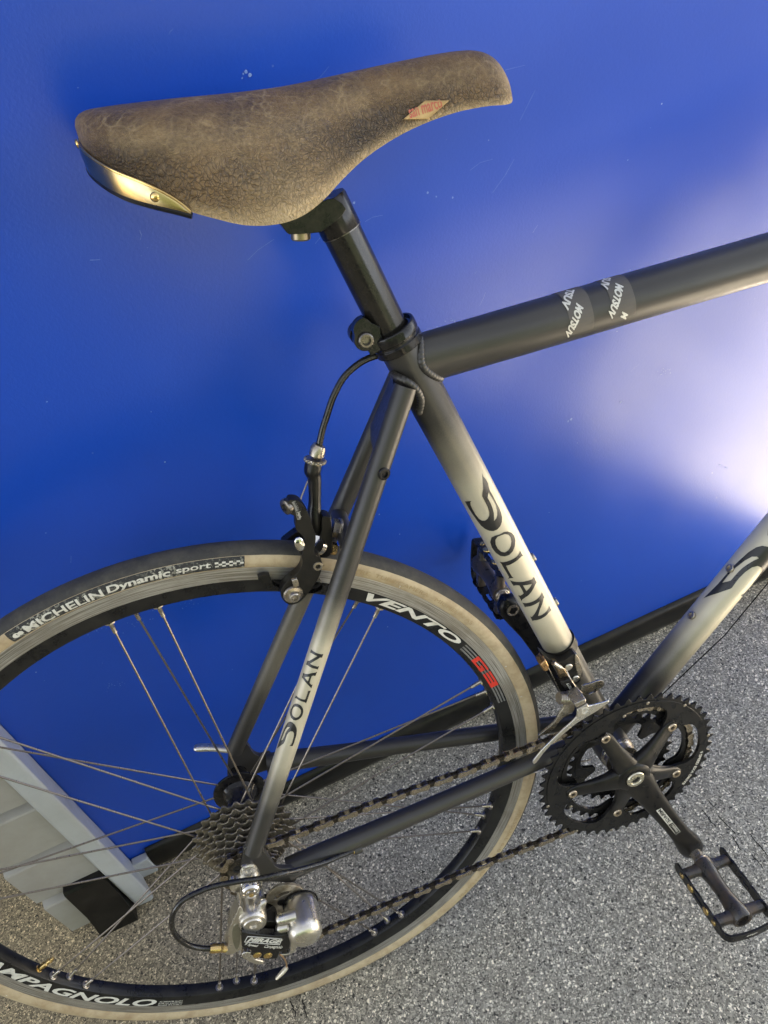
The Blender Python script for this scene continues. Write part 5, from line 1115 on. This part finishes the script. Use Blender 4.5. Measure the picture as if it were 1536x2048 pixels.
for x in xs:
    w = cr(st_w, x); t = cr(st_t, x); b = cr(st_b, x)
    n = 2.15+1.1*math.exp(-((x-40)/55)**2)
    row = []
    for j in range(NP+1):
        a = -math.pi/2+math.pi*j/NP; sa, ca = math.sin(a), math.cos(a)
        fy = math.copysign(abs(sa)**(2/n), sa); fz = abs(ca)**(2/(n-.15))
        flare = 1.0-.10*max(0, min(1, (x-30)/60))*fz*(1-max(0, min(1, (x-180)/60)))
        y = w*fy*flare; z = b+(t-b)*fz-1.6*math.exp(-(y/14)**2)*math.exp(-((x-120)/70)**2)
        row.append((X0+x, y, z))
        e = 1-fz
        wv = .0
        wv += .85*max(0, (e-.86)/.14) if x > 52 else .25*max(0, (e-.9)/.1)
        wv += .55*math.exp(-((x-112)/30)**2)*max(0, min(1, (e-.45)/.45))
        wv += .75*max(0, min(1, (x-268)/12))
        wv += .28*max(0, 1-x/10)
        wv += .22*math.exp(-((e-.34)/.14)**2)*(1 if 20 < x < 180 else .3)
        grime.append(min(1, .85*math.exp(-((x-172)/48)**2)*max(0, min(1, (e-.40)/.25))*(1-max(0, (e-.9)/.1))+.75*math.exp(-((x-22)/26)**2)*max(0, min(1, (e-.30)/.2))))
        wear.append(min(1, wv)); topv.append(max(0, min(1, (.62-e)/.28)) if x < 200 else max(.0, min(1, (.7-e)/.3)))
    rows.append(row)
sad = MB()
for r_ in rows: sad.v += r_
k = NP+1
for i in range(len(rows)-1):
    for j in range(NP): sad.f.append((i*k+j, i*k+j+1, (i+1)*k+j+1, (i+1)*k+j)); sad.m.append(0)
sad.at = {'wear': wear, 'top': topv, 'grime': grime}
saddle = sad.build('saddle', M_leather, bike, sharp=180)
so = saddle.modifiers.new('thickness', 'SOLIDIFY'); so.thickness = .0035; so.offset = -1 if True else 1
# close the cantle with a flat black under-shell
mb = MB(); und = []
for x in (4,10,20,34,50,70,90,110,130,150,175,200,230,255,272):
    w = cr(st_w, x)-5; b = cr(st_b, x)+7
    und.append([(X0+x, -w, b), (X0+x, -w*.5, b+12), (X0+x, w*.5, b+12), (X0+x, w, b), (X0+x, w, b+2), (X0+x, w*.5, b+14.5), (X0+x, -w*.5, b+14.5), (X0+x, -w, b+2)])
mb.rings(und); mb.build('saddle_base', M_black, saddle, sharp=40)
mb = MB()
for s_ in (-1, 1): mb.tube(spline([(108,s_*30,606),(140,s_*26,588),(180,s_*22,576),(225,s_*22,577),(270,s_*18,590),(340,s_*8,606)], 6), 3.6, 12)
mb.build('saddle_rail', M_steel, saddle)
# brass-bound strip round the cantle with its rivets
def side_pt(x, off, fz):
    w = cr(st_w, x); b = cr(st_b, x); t = cr(st_t, x); n = 2.15+1.1*math.exp(-((x-40)/55)**2)
    ca = fz**((n-.15)/2); sa = math.sqrt(max(0, 1-ca*ca)); return w*sa**(2/n), b+(t-b)*fz
band = []; lo_hi = []
for i in range(61):
    u = -1+2*i/60; s_ = abs(u); x = 52*s_**1.7
    w = cr(st_w, x); b = cr(st_b, x)
    hgt = 12.5*(1-s_**5)**.8+1.2
    band.append((x, math.copysign(w, u) if x > .01 else 0, b, hgt))
mb = MB(); edge = []
P0 = [Vector((X0+x-.2, y, b)) for x, y, b, h in band]
for i, (x, y, b, h) in enumerate(band):
    a = P0[max(0, i-1)]; c = P0[min(60, i+1)]; tn = (c-a); tn.z = 0; tn.normalize(); nr = Vector((tn.y, -tn.x, 0))
    if nr.x > 0 and abs(y) < 30: nr = -nr
    if abs(y) >= 30 and nr.y*y < 0: nr = -nr
    q = P0[i]; z0, z1 = b-1.0, b-1.0+h
    edge.append([q+nr*.6+Vector((0,0,z0-b)), q+nr*1.9+Vector((0,0,z0-b+.4)), q+nr*2.2+Vector((0,0,(z0+z1)/2-b)), q+nr*1.7+Vector((0,0,z1-b-.4)), q+nr*.9+Vector((0,0,z1-b)), q+nr*(-1.5)+Vector((0,0,z1-b)), q+nr*(-1.5)+Vector((0,0,z0-b))])
mb.rings(edge); bandm = plain('brass_band', (.44,.35,.19), .2, metal=1.0, dirt=(.40,.28,.10), dirt_amt=.6, scale=60, rv=.06)
mb.build('cantle_band', bandm, saddle, sharp=50)
mb = MB(); mb.tube([e[4]+Vector((0,0,.3)) for e in edge], .75, 8); mb.build('band_edge', M_gold, saddle)
mb = MB(); mb.tube([e[0]-Vector((0,0,1.0)) for e in edge], 1.8, 8); mb.build('band_underlip', M_rubber, saddle)
for i in (6, 54, 29, 31):
    e = edge[i]; nr = (e[2]-e[6]); nr.z = 0; nr.normalize(); c = e[2] if i in (6, 54) else e[3]
    mb = MB(); mb.turn([(2.9,-.6),(2.7,.4),(1.6,1.0),(.05,1.1)], c, nr, 18); mb.build('rivet', M_gold, saddle, sharp=60)
# lozenge badge with the maker's name on the nose flank
def sad_pt(x, fz, off): 
    def sp(xx, f): y, z = side_pt(xx-X0, 0, f); return Vector((xx, -y, z))
    p = sp(x, fz); dx = sp(x+1, fz)-sp(x-1, fz); dz = sp(x, min(.99, fz+.02))-sp(x, max(.01, fz-.02)); nn = dx.cross(dz).normalized()
    if nn.y > 0: nn = -nn
    return p+nn*off
bq = [(290.0, 600.6), (307.2, 607.5), (323.8, 604.2), (307.0, 597.1)]
def to_sad(x, z, off):
    lo, hi = .01, .99
    for _ in range(30):
        m = (lo+hi)/2; y, zz = side_pt(x-X0, 0, m)
        if zz < z: lo = m
        else: hi = m
    return sad_pt(x, (lo+hi)/2, off)
def sub(poly, k):
    out = []
    for i in range(len(poly)):
        a, b = poly[i], poly[(i+1) % len(poly)]
        out += [(a[0]+(b[0]-a[0])*j/k, a[1]+(b[1]-a[1])*j/k) for j in range(k)]
    return out
cx_, cz_ = sum(p[0] for p in bq)/4, sum(p[1] for p in bq)/4
ln = sub(bq, 6); mb = MB(); n_ = len(ln)
r0 = [to_sad(x, z, -.2) for x, z in ln]; r1 = [to_sad(x, z, 1.25) for x, z in ln]; r2 = [to_sad(cx_+(x-cx_)*.93, cz_+(z-cz_)*.88, 1.35) for x, z in ln]; r3 = [to_sad(cx_+(x-cx_)*.92, cz_+(z-cz_)*.86, .95) for x, z in ln]
r4 = [to_sad(cx_+(x-cx_)*.5, cz_+(z-cz_)*.5, .95) for x, z in ln]; r5 = [to_sad(cx_+(x-cx_)*.02, cz_+(z-cz_)*.02, .95) for x, z in ln]
mb.rings([r0, r1, r2, r3, r4, r5]); badge = mb.build('badge', plain('gold_badge', (.42,.28,.12), .34, metal=.6, dirt=(.30,.19,.08)), saddle, sharp=40)
bt = [(294.7, 600.2), (318.4, 601.5)]
bm = text_bm('san marco', 1, 1, 0, .02); p0, p1 = Vector(bt[0]), Vector(bt[1]); d_ = p1-p0; n_ = Vector((-d_.y, d_.x)).normalized()
bend(bm, lambda u, v: to_sad((p0+d_*u+n_*(v*7.2)).x, (p0+d_*u+n_*(v*7.2)).y, 1.12), .05).build('badge_lettering', plain('faded_red', (.40,.075,.04), .45, dirt=(.38,.18,.09), dirt_amt=.5, scale=300), saddle, sharp=180)
